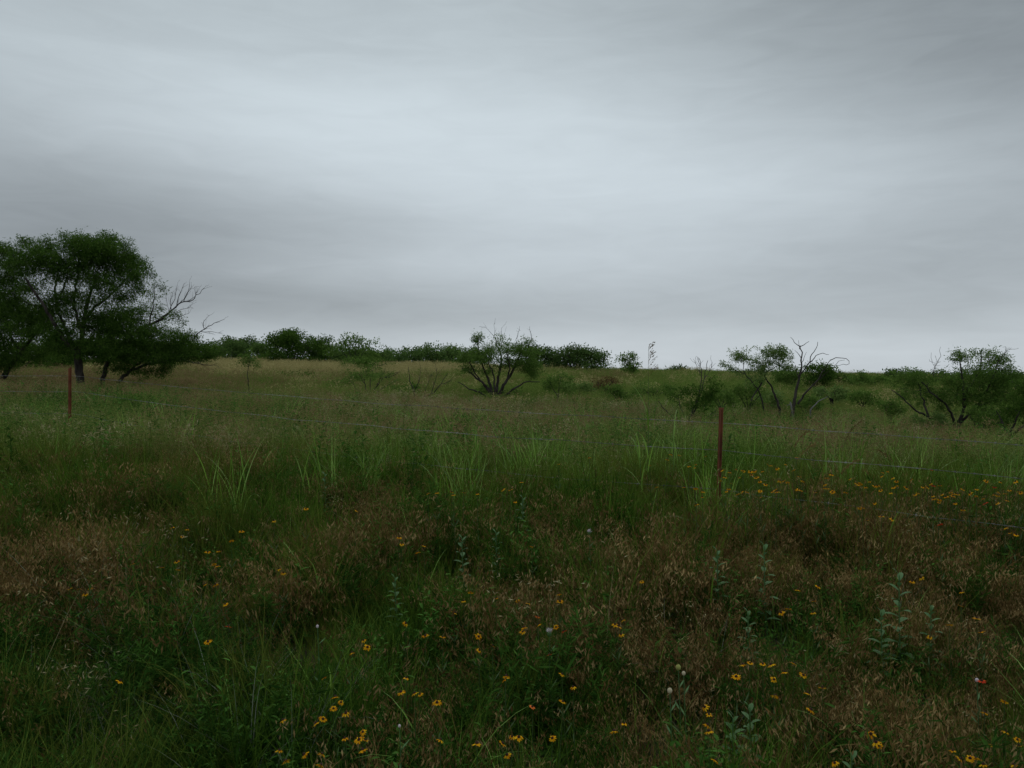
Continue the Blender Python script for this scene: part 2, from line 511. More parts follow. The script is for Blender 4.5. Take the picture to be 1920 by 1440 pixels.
p = field(1.7, 13, 150)
p = p[U(0, 1, len(p)) < np.clip((13.2 - p[:, 1]) / 4.5, 0, 1)]
h0 = ground_z(p[:, 0], p[:, 1]) + .3
px, py = pix(p[:, 0], p[:, 1], h0)
mo = mound(p); kp = U(0, 1, len(p)) < .28 + 1.3 * mo + .5 * (p[:, 1] < 4.2); p, px, py = p[kp], px[kp], py[kp]
br = blob(px, py, BROWN); lo = blob(px, py, LODGED)
near = pick(p, {'brome': .66 * br + .025, 'lodged': lo, 'fine': .15 + blob(px, py, FERN), 'silver': blob(px, py, SILV) + .01,
                'straw': .014 + .0 * br, 'broad': .04 + .6 * blob(px, py, GREENB), 'forb': .28 * (1 - .8 * br) + .8 * blob(px, py, FORB),
                'green': (.55 + blob(px, py, GREENB)) * (1 - .72 * br)})
p2 = field(8, 24, 34)
p2 = p2[U(0, 1, len(p2)) < np.clip((p2[:, 1] - 7.6) / 3, 0, 1)]
px, py = pix(p2[:, 0], p2[:, 1], ground_z(p2[:, 0], p2[:, 1]) + .3)
mid = pick(p2, {'pink': .015 + .36 * blob(px, py, [(700, 790, 170, 40, .7), (1010, 800, 260, 30, .8), (1640, 835, 220, 30, .7), (880, 770, 90, 25, .5), (420, 770, 150, 40, .35), (180, 722, 230, 18, 3.2)]),  # last patch: rusty grass colour stands in for shade under the left trees
                'straw': .02 + blob(px, py, [(860, 765, 150, 16, .55), (1000, 775, 150, 13, .3)]),
                'midbroad': .05 + blob(px, py, [(1000, 830, 260, 30, .25), (1500, 830, 300, 30, .2)]),
                'midforb': .2 + blob(px, py, [(240, 755, 120, 18, .5), (1500, 770, 200, 20, .4), (1150, 760, 100, 20, .4)]),
                'mid': np.full(len(px), .75)})
p3 = field(23, 110, 9, .78, 4)
px, py = pix(p3[:, 0], p3[:, 1], ground_z(p3[:, 0], p3[:, 1]) + .3)
far = pick(p3, {'tan': blob(px, py, [(560, 688, 150, 9, 3), (800, 692, 90, 7, 1.2), (420, 690, 40, 10, 2)]) + .02,
                'farbrown': .02 + blob(px, py, [(180, 708, 230, 16, 4), (560, 708, 110, 8, 1.2), (760, 715, 100, 10, .4), (1130, 712, 40, 10, .8)]),  # first patch: brown grass paints in the shade of the left trees
                'far': np.full(len(px), .8)})


def sc(a, lo_=.75, hi=1.25):
    k = np.clip((11 - a[:, 1]) / 4, 0, 1)
    return U(lo_, hi, len(a)) * np.maximum(1 + k * (mound(a) - .5) * .95, .72 + .1 * (a[:, 1] < 4.2))


scatter('green_grass', 'fine green grass filling the near verge', 'grass', near['green'], LIB['green'], sc(near['green']) * (1 + .24 * np.clip((near['green'][:, 1] - 5.0) / 1.2, 0, 1)))
scatter('brome_grass', 'reddish brown dry grass with nodding seed heads across the near verge', 'grass', near['brome'], LIB['brome'], sc(near['brome'], .8, 1.15))
scatter('lodged_grass', 'pale brown dry grass flattened sideways at the left edge', 'grass', near['lodged'], LIB['lodged'], sc(near['lodged']))
scatter('feathery_weeds', 'dark feathery weeds low in the verge', 'weeds', near['fine'], LIB['fine'], sc(near['fine'], .8, 1.3))
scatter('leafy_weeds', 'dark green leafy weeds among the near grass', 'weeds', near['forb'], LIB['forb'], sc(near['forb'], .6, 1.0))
scatter('straw_stems', 'thin pale straw stems standing among the near grass', 'grass', near['straw'], LIB['nearstraw'], sc(near['straw'], .8, 1.2))
scatter('broad_grass', 'scattered broad arching green grass blades in the verge', 'grass', near['broad'], LIB['broad'], sc(near['broad'], .6, .85))
scatter('silvery_grass', 'silvery dead grass stems at the lower left', 'grass', near['silver'], LIB['silver'], sc(near['silver']))
scatter('meadow_grass', 'grey green meadow grass behind the wire fence', 'grass', mid['mid'], LIB['mid'], sc(mid['mid'], .55, 1.45))
scatter('rusty_grass', 'rusty tan seeding grass behind the wire fence', 'grass', mid['pink'], LIB['pink'], sc(mid['pink'], .55, 1.45))
scatter('straw_grass', 'pale straw coloured grass before the central mesquite', 'grass', mid['straw'], LIB['straw'], sc(mid['straw']))
scatter('broad_meadow_grass', 'scattered taller broad green grass in the meadow behind the fence', 'grass', mid['midbroad'], LIB['midbroad'], sc(mid['midbroad'], .6, 1.2))
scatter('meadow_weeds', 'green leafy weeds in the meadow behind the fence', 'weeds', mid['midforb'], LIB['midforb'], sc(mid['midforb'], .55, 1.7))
scatter('far_grass', 'green grass covering the far rise', 'grass', far['far'], LIB['far'], sc(far['far']))
scatter('tan_grass', 'pale tan band of tall grass below the far trees', 'grass', far['tan'], LIB['tan'], sc(far['tan']))
scatter('brown_grass', 'brown dry grass on the far rise and as painted shade under the left trees', 'grass', far['farbrown'], LIB['farbrown'], sc(far['farbrown']))


# ------------------------------------------------------------------ trees
def tree(name, label, cat, depth, limbs, lobes, mat='crown_mid', bark='bark', leaf=(.09, .022), cover=1.0, seed=1, group=None,
         bare=(), clump=.16, thick=.8, twig=.010, trunk_name='trunk', bare_twigs=True):
    """limbs / bare: (pixel polyline, start radius m, end radius m); lobes: (px, py, rx, ry[, cover]) of the crown.
    Everything becomes 3-D around the tree's own depth: limbs wander in depth, lobes are ellipsoids with leaf clumps on twigs."""
    global rng
    keep = rng; rng = np.random.default_rng(seed)
    m = depth / F
    nodes = []      # (pixel, depth offset, radius)
    tb = MB()
    base = None
    crown_w = max([l[2] for l in lobes] + [20]) * m
    allpts = []; allr = []
    for li, (poly, r0, r1) in enumerate(list(limbs) + list(bare)):
        poly = np.array(poly, float)
        n = len(poly)
        if r0 > .04: r0 = .04 + (r0 - .04) * .72
        if nodes:
            P = np.array([q[0] for q in nodes]); j = np.argmin(((P - poly[0]) ** 2).sum(1)); off0 = nodes[j][1]
            if ((P[j] - poly[0]) ** 2).sum() > 9 ** 2: off0 = rng.normal(0, .1)
        else: off0 = 0.0
        drift = rng.uniform(-.9, .9) * thick if li else rng.uniform(-.15, .15)
        # refine the polyline with small wiggles
        seg = np.linalg.norm(np.diff(poly, axis=0), axis=1); cum = np.concatenate([[0], np.cumsum(seg)])
        k = max(4, int(cum[-1] / 7) + 2)
        t = np.linspace(0, cum[-1], k)
        xy = np.column_stack([np.interp(t, cum, poly[:, 0]), np.interp(t, cum, poly[:, 1])])
        xy[1:-1] += rng.normal(0, .75, (k - 2, 2))
        offs = off0 + drift * (t * m) * .8 + np.concatenate([[0], np.cumsum(rng.normal(0, .02, k - 1))])
        pts = np.array([at(a[0], a[1], depth + o) for a, o in zip(xy, offs)])
        rad = r0 + (r1 - r0) * (t / cum[-1]) ** .8
        for a, o, r in zip(xy, offs, rad): nodes.append((a, o, r))
        first_low = li == 0 or (poly[0, 1] > limbs[0][0][0][1] - 14)
        if first_low and li < len(limbs):
            g = pts[0].copy(); g[2] = float(ground_z(g[0], g[1])) - .06
            if g[2] < pts[0][2]:
                pts = np.vstack([g, pts]); rad = np.concatenate([[rad[0] * 1.25], rad])
        if base is None:
            base = pts[0].copy(); base[2] = float(ground_z(base[0], base[1]))
        tb.tube(pts - base, rad, 7 if r0 > .03 else 5, .5)
        allpts.append(pts); allr.append(rad)
        if bare_twigs and (li >= len(limbs)):
            # dead twigs along a bare limb
            for q in range(max(3, int(k * .9))):
                i = rng.integers(max(1, k // 4), k)
                s0 = pts[min(i, len(pts) - 1)]
                dv = pts[min(i, len(pts) - 1)] - pts[max(i - 2, 0)]
                dv = dv / (np.linalg.norm(dv) + 1e-6) + rng.normal(0, .55, 3); dv[2] += .25
                ln = rng.uniform(.06, .20) * min(1.2, depth / 22)
                tt = np.linspace(0, 1, 4)[:, None]
                w = s0 + tt * dv * ln + rng.normal(0, .02, (4, 3)) * tt
                tb.tube(w - base, np.linspace(max(.004, rad[-1] * .7), .0025, 4), 4)
    SK = np.concatenate(allpts); SR = np.concatenate(allr)
    cb = MB()
    for lb in lobes:
        cx, cy, rx, ry = lb[:4]; cv = lb[4] if len(lb) > 4 else 1.0
        cz = rng.uniform(-.5, .5) * thick * max(crown_w, rx * m)
        c = at(cx, cy, depth + cz)
        ax = np.array([rx * m, max(rx, ry) * m * .9, ry * m])
        area = math.pi * ax[0] * ax[2]
        nl = int(3.9 * cover * cv * area / (leaf[0] * leaf[1] * .5))
        per = 26
        nc = max(3, nl // per)
        u = nrm(rng.normal(size=(nc, 3))) * (rng.uniform(0, 1, (nc, 1)) ** .42)
        # ragged outline
        u *= np.clip(rng.lognormal(-.03, .22, (nc, 1)), .55, 1.55)
        P = c + u * ax
        order = np.argsort(np.linalg.norm(P - c, axis=1))
        for pnt in P[order]:
            dd = np.linalg.norm(SK - pnt, axis=1); j = int(np.argmin(dd))
            s0 = SK[j]; r0 = min(SR[j] * .7, .004 + twig * min(1.5, dd[j] + .3))
            k = 4
            tt = np.linspace(0, 1, k)[:, None]
            bend = rng.normal(0, .12 * dd[j] + .01, 3); bend[2] += .10 * dd[j]
            w = s0 + (pnt - s0) * tt + bend * (tt * (1 - tt)) * 2
            rr = np.linspace(r0, max(.0025, r0 * .45), k)
            tb.tube(w - base, rr, 4)
            SK = np.vstack([SK, w[1:]]); SR = np.concatenate([SR, rr[1:]])
            n = int(per * rng.uniform(.5, 1.5))
            sig = clump * rng.uniform(.6, 1.3)
            q = pnt + np.clip(rng.normal(0, 1, (n, 3)), -1.5, 1.5) * sig * np.array([.55, .55, .42])
            d = (q - pnt) / sig * .6 + rng.normal(0, .6, (n, 3)); d[:, 2] -= .35
            ti = np.clip(.5 + rng.normal(0, .22, n) + rng.normal(0, .16), 0, 1)
            cb.quads(leaves(q - base, d, leaf[0] * rng.uniform(.6, 1.25, n), leaf[1] * rng.uniform(.7, 1.3, n)), ti)
    o = thing(name, label, cat, base, 0, group)
    tb.build(trunk_name, M[bark], o)
    if lobes: cb.build('crown', M[mat], o)
    rng = keep
    return o


def bush(name, label, cat, cx, top, hw, basey, depth, seed, mat='crown_far', leaf=None, cover=1.0, nl=8, group=None, bark='bark', stems=4, shape=1.0, trunk_name='trunk'):
    """a rounded shrub or far tree: fanned stems and a crown of many uneven lobes"""
    r = np.random.default_rng(seed)
    h = basey - top
    limbs = []
    for i in range(stems):
        a = (i - (stems - 1) / 2) / max(1, stems - 1)
        xe = cx + a * hw * 1.2 + r.normal(0, hw * .1)
        ye = basey - h * r.uniform(.5, .8)
        xm = cx + a * hw * .5; ym = basey - h * .3
        limbs.append(([(cx + a * 4, basey), (xm, ym), (xe, ye)], .05 * depth / 50, .012 * depth / 50))
    lobes = []
    nl = int(nl * 1.6)
    for i in range(nl):
        f = r.uniform(-1, 1)
        rx = hw * r.uniform(.22, .46); ry = h * r.uniform(.11, .22)
        t = top + h * .4 * abs(f) ** 2.2 * shape * r.uniform(.4, 1.3) + ry * r.uniform(.7, 1.2)
        yy = t if i < nl * .45 else r.uniform(t, max(t + 1, basey - ry * .7))
        lobes.append((cx + f * (hw * 1.15 - rx * .6), yy, rx, ry, r.uniform(.45, .9)))
    lobes.append((cx, top + h * .42, hw * .6, h * .26, .7))
    lobes.append((cx + r.uniform(-.2, .2) * hw, top + h * .75, hw * .9, h * .2, .7))
    leaf = leaf or (.0032 * depth, .0013 * depth)
    return tree(name, label, cat, depth, limbs, lobes, mat, bark, leaf, cover, seed + 100, group, clump=.0062 * depth, thick=.9, twig=.012, trunk_name=trunk_name)


# --- left group
tree('mesquite_tree', 'tallest dark green mesquite tree, standing behind the left fence post', 'tree', 25,
     [([(153, 730), (150, 700), (146, 668)], .15, .12),
      ([(146, 668), (122, 640), (100, 602), (76, 562), (48, 522)], .09, .03),
      ([(147, 670), (154, 630), (158, 600), (166, 560), (186, 512)], .10, .03),
      ([(146, 672), (128, 625), (108, 585), (104, 540), (112, 500)], .08, .025),
      ([(156, 604), (178, 575), (202, 560), (236, 524)], .06, .02),
      ([(155, 625), (138, 570), (148, 510), (150, 468)], .06, .02),
      ([(104, 590), (84, 575), (60, 572), (30, 560)], .05, .02),
      ([(160, 590), (172, 545), (168, 505)], .045, .02),
      ([(112, 560), (124, 530), (130, 495)], .04, .015)],
     [(165, 482, 52, 36, 1.1), (115, 500, 42, 34, .9), (62, 490, 48, 36), (18, 515, 38, 48), (222, 500, 40, 34), (198, 470, 42, 24), (150, 455, 34, 14),
      (222, 556, 28, 13, .9), (254, 522, 20, 18, .9), (50, 456, 18, 14, .8), (86, 470, 26, 18, .8), (24, 565, 36, 30, .9), (64, 540, 34, 18, .6),
      (180, 458, 48, 17, 1), (250, 500, 28, 20, .9), (170, 600, 56, 30, .7), (110, 632, 50, 28, .8), (212, 600, 44, 30, .8), (90, 580, 50, 30, .6), (150, 560, 70, 22, .55), (140, 650, 60, 20, .7), (270, 500, 11, 14, .7), (284, 514, 8, 9, .6), (236, 456, 14, 8, .7), (122, 442, 12, 8, .7), (90, 453, 13, 9, .7), (212, 447, 16, 8, .8), (262, 545, 16, 16, .6), (205, 535, 46, 18, .7), (190, 652, 50, 24, .8), (60, 600, 40, 30, .7), (130, 560, 50, 20, .4), (180, 520, 40, 16, .8), (10, 470, 24, 22, .9), (130, 525, 34, 12, .5), (236, 478, 20, 12, .6)],
     'crown_dark', seed=11, cover=1.15, thick=.9)
tree('mesquite_tree', 'dark mesquite tree cut off by the left edge, its leaning trunk behind the tallest tree', 'tree', 28,
     [([(2, 712), (30, 672), (62, 632), (84, 600)], .13, .05),
      ([(-30, 712), (-34, 660), (-20, 600), (0, 560)], .12, .04),
      ([(40, 660), (20, 630), (10, 590)], .06, .02),
      ([(64, 628), (90, 620), (112, 600)], .05, .02)],
     [(6, 590, 44, 36), (-40, 560, 50, 60), (46, 620, 44, 22, .9), (-10, 640, 46, 28), (90, 604, 30, 18, .8), (56, 585, 30, 20, .8), (0, 680, 40, 18, .9),
      (70, 660, 40, 16, .6), (110, 630, 26, 14, .5), (-60, 650, 40, 40)],
     'crown_dark', seed=12, cover=1.2, thick=.9)
tree('leaning_mesquite', 'dark mesquite leaning right with bare grey limbs, beside the tallest tree', 'tree', 26,
     [([(193, 716), (198, 690), (208, 664), (238, 634), (275, 612), (308, 596)], .09, .04),
      ([(222, 716), (246, 694), (272, 684), (312, 677), (350, 676)], .07, .03),
      ([(210, 660), (206, 630), (214, 600)], .05, .02),
      ([(280, 608), (288, 575), (290, 535)], .03, .01),
      ([(250, 690), (290, 660), (330, 640)], .045, .02)],
     [(246, 592, 40, 24, .8), (286, 578, 16, 40, .3), (276, 622, 52, 20), (312, 650, 46, 22, 1.1), (200, 618, 44, 22, .8), (344, 632, 34, 14), (240, 655, 56, 20, 1.2),
      (364, 655, 40, 17), (312, 690, 14, 12, .9), (192, 655, 30, 24, 1), (300, 540, 14, 16, .25), (280, 670, 60, 14, 1.2), (394, 660, 20, 14, .8), (345, 668, 40, 10, .8), (230, 690, 40, 14, .7), (290, 700, 30, 12, .6), (330, 600, 18, 20, .3), (240, 625, 50, 18, 1)],
     'crown_dark', seed=13, cover=1.15, thick=.9, clump=.15,
     bare=[([(300, 600), (325, 580), (340, 566), (358, 566), (384, 540)], .035, .006), ([(330, 578), (336, 556), (344, 536)], .018, .005),
           ([(318, 586), (328, 560), (332, 540)], .016, .005), ([(345, 566), (352, 550), (360, 536)], .014, .005), ([(312, 590), (335, 595), (354, 588)], .014, .005),
           ([(322, 583), (320, 562), (326, 545)], .012, .004), ([(336, 570), (350, 556), (356, 540)], .012, .004), ([(350, 566), (366, 556), (372, 543)], .010, .004), ([(305, 600), (318, 584), (312, 560)], .012, .004), ([(328, 586), (346, 578), (362, 577)], .010, .004), ([(316, 598), (338, 600), (352, 604)], .010, .004), ([(364, 634), (376, 622), (394, 610), (422, 598)], .022, .005), ([(384, 618), (380, 604), (392, 592)], .012, .004), ([(378, 622), (398, 622), (414, 625)], .012, .004),
           ([(345, 676), (375, 682), (408, 686)], .03, .006), ([(370, 681), (388, 672), (412, 672)], .012, .004)])

# --- far row of trees on the rise
FAR = [
    # cx, top, half width, base, depth, label, material, cover
    (392, 640, 37, 690, 62, 'far bushy tree right beside the bare tips of the leaning mesquite', 'crown_far', 1.1),
    (425, 636, 34, 690, 66, 'far rounded tree in the low gap left of the widest far tree', 'crown_far', 1.1),
    (462, 630, 44, 690, 70, 'far tree with a smooth dark dome, behind the thin sapling', 'crown_far', 1.2),
    (500, 640, 32, 690, 68, 'far low tree squeezed between the smooth dome and the widest tree', 'crown_far', 1.1),
    (546, 620, 63, 690, 60, 'widest and tallest far tree, dark and bushy, above the tan grass', 'crown_dark', 1.2),
    (592, 634, 34, 690, 62, 'far tree leaning on the right flank of the widest far tree', 'crown_far', 1.1),
    (626, 642, 37, 690, 64, 'far pale green low tree left of the loose open crown', 'crown_mid', 1.0),
    (662, 624, 46, 690, 58, 'far tree with a loose open crown showing sky between its twigs', 'crown_mid', .5),
    (664, 650, 63, 692, 60, 'dense low far tree under the loose open crown', 'crown_far', 1.1),
    (716, 656, 44, 692, 72, 'small far tree where the far row drops lowest', 'crown_far', 1.0),
    (750, 652, 34, 692, 76, 'thin topped far tree right of the lowest gap', 'crown_far', .8),
    (784, 650, 40, 692, 74, 'far tree in the middle of the low row left of the central mesquite', 'crown_far', .9),
    (822, 644, 44, 692, 70, 'far domed tree just left of the central mesquite', 'crown_far', 1.1),
    (856, 652, 34, 692, 72, 'far tree half hidden by the left side of the central mesquite', 'crown_far', 1.0),
    (890, 656, 40, 692, 74, 'far tree hidden behind the crown of the central mesquite', 'crown_far', 1.0),
    (1006, 648, 40, 690, 62, 'far tree touching the right side of the central mesquite', 'crown_far', 1.1),
    (1040, 652, 44, 690, 64, 'far dark tree in the middle of the clump on the crest', 'crown_far', 1.2),
    (1078, 648, 48, 690, 62, 'far tree with pale stems in its crown, on the crest', 'crown_far', .8),
    (1112, 657, 37, 690, 62, 'far tree ending the clump on the crest at its right', 'crown_far', 1.0),
    (30, 640, 71, 700, 40, 'dark tree mass low behind the tree cut off by the left edge', 'crown_dark', 1.2),
    (110, 632, 63, 700, 42, 'dark tree behind the trunk of the tallest tree, on its left', 'crown_dark', 1.1),
    (185, 628, 60, 700, 44, 'dark tree behind the trunk of the tallest tree, on its right', 'crown_dark', 1.1),
    (262, 634, 63, 700, 46, 'dark tree behind the middle of the leaning mesquite', 'crown_dark', 1.2),
    (335, 640, 52, 696, 50, 'dark tree behind the drooping end of the leaning mesquite', 'crown_dark', 1.2),
]
for i, (cx, tp, hw, by, dp, lb, mt, cv) in enumerate(FAR):
    bush('far_tree', lb, 'tree', cx, tp, hw, by + 4, dp, 200 + i, mt, cover=cv, nl=9, group='far trees along the rise')
bush('small_tree', 'small lone tree with a flat feathery crown on the bare crest', 'tree', 1185, 664, 26, 697, 55, 231, 'crown_mid', cover=.8, nl=6, stems=5, shape=.6)
bush('low_shrub', 'tiny dark shrub on the skyline beside the twiggy dark shrub', 'shrub', 1272, 690, 22, 702, 70, 232, 'crown_far', cover=.9, nl=6)
RIGHT = [
    (1528, 682, 34, 722, 40, 'dark dome shaped shrub behind the bare dead tree', 'crown_dark', 1.2),
    (1566, 692, 26, 722, 48, 'dark shrub below the drooping tips of the dead tree', 'crown_dark', 1.1),
    (1606, 698, 28, 728, 46, 'yellow green low shrub in the gap right of the dead tree', 'crown_mid', 1.0),
    (1642, 701, 24, 732, 48, 'small green shrub just left of the spreading right mesquite', 'crown_mid', 1.0),
    (1480, 690, 34, 730, 42, 'green shrub hidden behind the trunk of the dead tree', 'crown_mid', 1.0),
    (1690, 690, 40, 722, 58, 'far dark tree on the skyline behind the left limb of the right mesquite', 'crown_far', 1.1),
    (1748, 694, 40, 722, 60, 'far dark tree behind the middle of the right mesquite', 'crown_far', 1.1),
    (1804, 694, 40, 722, 60, 'far dark tree seen through the crown of the right mesquite', 'crown_far', 1.1),
    (1866, 692, 46, 722, 58, 'far dark tree behind the right side of the right mesquite', 'crown_far', 1.1),
]
for i, (cx, tp, hw, by, dp, lb, mt, cv) in enumerate(RIGHT):
    bush('shrub' if i < 5 else 'far_tree', lb, 'shrub' if i < 5 else 'tree', cx, tp, hw, by + 3, dp, 240 + i, mt, cover=cv, nl=8)

# --- central mesquite and the shrubs round it
tree('spreading_mesquite', 'central mesquite with many dark stems fanning from one base and bare twigs on top', 'tree', 28,
     [([(927, 750), (922, 735), (905, 718), (884, 700), (866, 690)], .07, .02),
      ([(925, 748), (920, 722), (908, 695), (898, 665), (894, 640)], .07, .015),
      ([(930, 748), (932, 720), (938, 692), (940, 664), (930, 640)], .08, .02),
      ([(934, 748), (944, 722), (960, 698), (974, 668), (978, 642)], .08, .02),
      ([(922, 750), (900, 735), (878, 728), (858, 716)], .045, .012),
      ([(938, 748), (962, 730), (984, 716), (1012, 716)], .05, .012),
      ([(926, 748), (914, 728), (896, 708), (880, 680)], .05, .015),
      ([(932, 745), (950, 715), (956, 690), (950, 660)], .05, .015),
      ([(928, 745), (926, 705), (916, 675)], .045, .015)],
     [(932, 655, 56, 13, .9), (898, 668, 36, 16, .9), (974, 655, 34, 17), (948, 680, 40, 14, .9), (940, 633, 26, 7, .35), (988, 640, 14, 8, .6), (985, 682, 30, 17), (868, 672, 18, 12, .7),
      (1000, 698, 24, 14, .8), (895, 634, 11, 12, 1.2), (880, 690, 24, 10, .7), (915, 695, 30, 9, .5), (1002, 662, 14, 10, .7)],
     'crown_mid', seed=31, clump=.14, cover=.85, thick=.9,
     bare=[([(932, 640), (922, 626), (912, 615)], .012, .004), ([(940, 650), (942, 630), (940, 616)], .012, .004), ([(966, 660), (968, 636), (974, 618)], .012, .004),
           ([(990, 650), (996, 634), (993, 612)], .012, .004), ([(925, 635), (930, 620), (926, 610)], .009, .003)])
tree('bare_shrub', 'grey twiggy shrub with sparse leaves, left of the central mesquite', 'shrub', 27,
     [([(692, 746), (684, 720), (672, 700)], .025, .008), ([(696, 746), (706, 722), (722, 706), (744, 698)], .028, .007), ([(694, 746), (694, 716), (700, 690)], .025, .007),
      ([(698, 746), (716, 728), (742, 714)], .02, .006), ([(690, 746), (668, 730), (655, 712)], .018, .006)],
     [(690, 698, 40, 14, .35), (720, 706, 30, 10, .3), (664, 706, 22, 12, .3), (690, 686, 30, 7, .3)], 'crown_mid', seed=32, clump=.12, twig=.006,
     bare=[([(706, 722), (716, 704), (722, 690)], .012, .004), ([(684, 720), (676, 700), (678, 686)], .012, .004), ([(722, 708), (740, 704), (750, 694)], .01, .004)])
tree('dead_shrub', 'leafless dark sticks poking up in front of the twiggy grey shrub', 'shrub', 24,
     [([(778, 758), (776, 735), (768, 710), (766, 688)], .03, .006), ([(779, 756), (795, 745), (812, 738), (826, 720), (840, 700)], .028, .006),
      ([(777, 758), (760, 742), (748, 730)], .016, .005)],
     [], 'crown_mid', 'bark', seed=33,
     bare=[([(808, 740), (816, 716), (820, 690)], .014, .004), ([(776, 735), (786, 716), (790, 694)], .014, .004), ([(826, 720), (842, 716), (850, 706)], .01, .003), ([(795, 745), (800, 722), (806, 706)], .01, .003)])
tree('sapling', 'thin mesquite sapling with one small tuft of leaves, before the tan grass', 'sapling', 27,
     [([(468, 752), (466, 725), (464, 700), (468, 680)], .022, .01), ([(467, 740), (460, 752)], .012, .008)],
     [(468, 668, 18, 12, .6), (474, 682, 14, 7, .5), (456, 676, 10, 8, .5)], 'crown_mid', seed=34, clump=.12, cover=1.0)
tree('sapling', 'small leafy green sapling at the right foot of the central mesquite', 'sapling', 25,
     [([(1046, 748), (1048, 726), (1052, 708)], .02, .008), ([(1046, 745), (1034, 724), (1026, 712)], .016, .006)],
     [(1050, 710, 24, 12, .8), (1030, 722, 22, 12, .7), (1062, 728, 18, 12, .6)], 'crown_mid', seed=35, clump=.13)
bush('brown_bush', 'low brown topped bush in the green hollow right of centre', 'bush', 1134, 708, 22, 732, 33, 250, 'crown_rust', cover=1.0, nl=6)
bush('low_bush', 'low olive green bush below the brown topped bush', 'bush', 1160, 722, 34, 752, 27, 251, 'crown_mid', cover=.6, nl=8, leaf=(.10, .03))
bush('low_bush', 'green low bush between the brown topped bush and the twiggy dark shrub', 'bush', 1228, 715, 40, 750, 30, 252, 'crown_mid', cover=.5, nl=9, leaf=(.10, .03))
bush('low_bush', 'grey green low bush in the straw grass in front of the dead sticks', 'bush', 838, 778, 38, 812, 14.5, 253, 'crown_mid', cover=.6, nl=8, leaf=(.06, .018))
bush('low_bush', 'darker low bush right beside the grey green bush in straw grass', 'bush', 896, 780, 24, 806, 15, 254, 'crown_mid', cover=.6, nl=7, leaf=(.06, .018))
bush('low_bush', 'low dark green bush spreading in the grass in front of the leaning mesquite', 'bush', 262, 742, 40, 764, 18, 255, 'crown_mid', cover=.9, nl=9, leaf=(.07, .022))
bush('low_bush', 'green bush in the middle distance between the sapling and the grey twiggy shrub', 'bush', 560, 698, 50, 722, 38, 256, 'crown_dark', cover=.5, nl=8, leaf=(.10, .03))
bush('low_bush', 'bright green far bush right in front of the dense low far tree', 'bush', 690, 672, 46, 695, 50, 257, 'crown_mid', cover=.9, nl=9, leaf=(.16, .05))

for i, (cx, tp, hw, by, dp, lb) in enumerate([
    (1352, 730, 30, 770, 23, 'leafy scrub bush between the near post and the pale airy mesquite'),
    (1560, 722, 28, 752, 30, 'leafy bush to the right of the bleached branch, below the drooping tips'),
    (1618, 732, 34, 762, 27, 'wide leafy bush in the gap below the yellow green shrub'),
    (1670, 752, 24, 782, 21, 'small leafy bush touching the left limb of the right mesquite'),
    (1082, 716, 30, 745, 31, 'leafy bush on the slope between the central mesquite and the brown topped bush'),
    (760, 722, 30, 748, 29, 'leafy bush behind the dead sticks'),
    (640, 715, 26, 738, 31, 'leafy bush left of the twiggy grey shrub'),
    (1450, 735, 34, 772, 25, 'leafy scrub bush between the pale airy mesquite and the dead tree'),
    (1512, 742, 30, 778, 23.5, 'leafy scrub bush hugging the right side of the dead tree'),
    (1842, 760, 50, 812, 17, 'leafy low growth under the right half of the right mesquite'),
    (1745, 775, 34, 810, 17.5, 'leafy low growth under the left half of the right mesquite'),
    (935, 722, 40, 750, 28.5, 'leafy low growth round the stems of the central mesquite')]):
    bush('low_bush', lb, 'bush', cx, tp, hw, by, dp, 270 + i, ('crown_mid', 'crown_light')[i % 3 == 1], cover=(.4, .4, .45, .4, .4, .35, .35, .4, .4, .3, .25, .25)[i], nl=8, leaf=(.0042 * dp, .0013 * dp))

# --- right-hand group
tree('twiggy_shrub', 'dark twiggy shrub with two bare tips, behind the near fence post', 'shrub', 20,
     [([(1290, 796), (1300, 770), (1312, 735), (1316, 700), (1311, 672)], .03, .006), ([(1292, 796), (1306, 762), (1320, 715), (1327, 676)], .028, .006),
      ([(1288, 796), (1262, 782), (1244, 766), (1234, 752)], .028, .008), ([(1294, 796), (1320, 788), (1342, 770)], .025, .008), ([(1290, 790), (1276, 765), (1272, 740)], .022, .007)],
     [(1318, 742, 30, 14, .9), (1296, 730, 26, 14, .6), (1340, 732, 22, 14, .7), (1270, 742, 22, 12, .4), (1330, 716, 22, 10, .4), (1310, 760, 40, 10, .5)],
     'crown_dark', seed=41, clump=.12, cover=.8, thick=.7,
     bare=[([(1316, 700), (1306, 690), (1304, 680)], .01, .003), ([(1320, 712), (1332, 694), (1334, 684)], .01, .003), ([(1313, 705), (1311, 685), (1309, 670)], .008, .003)])
tree('pale_mesquite', 'airy pale green mesquite with two tufted crowns left of the bare dead tree', 'tree', 23,
     [([(1462, 766), (1455, 745), (1446, 724), (1438, 712), (1432, 700), (1436, 684), (1442, 664)], .04, .008),
      ([(1432, 766), (1426, 740), (1410, 716), (1394, 698), (1394, 682), (1388, 668)], .026, .007),
      ([(1434, 712), (1420, 730), (1408, 752)], .03, .015), ([(1436, 686), (1420, 682), (1412, 678)], .018, .006), ([(1434, 700), (1452, 690), (1466, 682)], .02, .006),
      ([(1394, 700), (1378, 694), (1366, 688)], .015, .005)],
     [(1388, 668, 22, 16, .9), (1370, 690, 16, 10, .5), (1446, 660, 26, 17, 1), (1470, 668, 18, 16, .8), (1430, 690, 26, 12, .6), (1420, 712, 30, 12, .4), (1416, 678, 15, 9, .6), (1450, 684, 32, 11, .6), (1466, 674, 12, 12, .5), (1400, 700, 24, 10, .4), (1440, 700, 30, 9, .3),
      (1478, 692, 14, 10, .5), (1356, 684, 8, 6, .3)],
     'crown_light', seed=42, clump=.11, cover=.85, thick=.7, twig=.006)
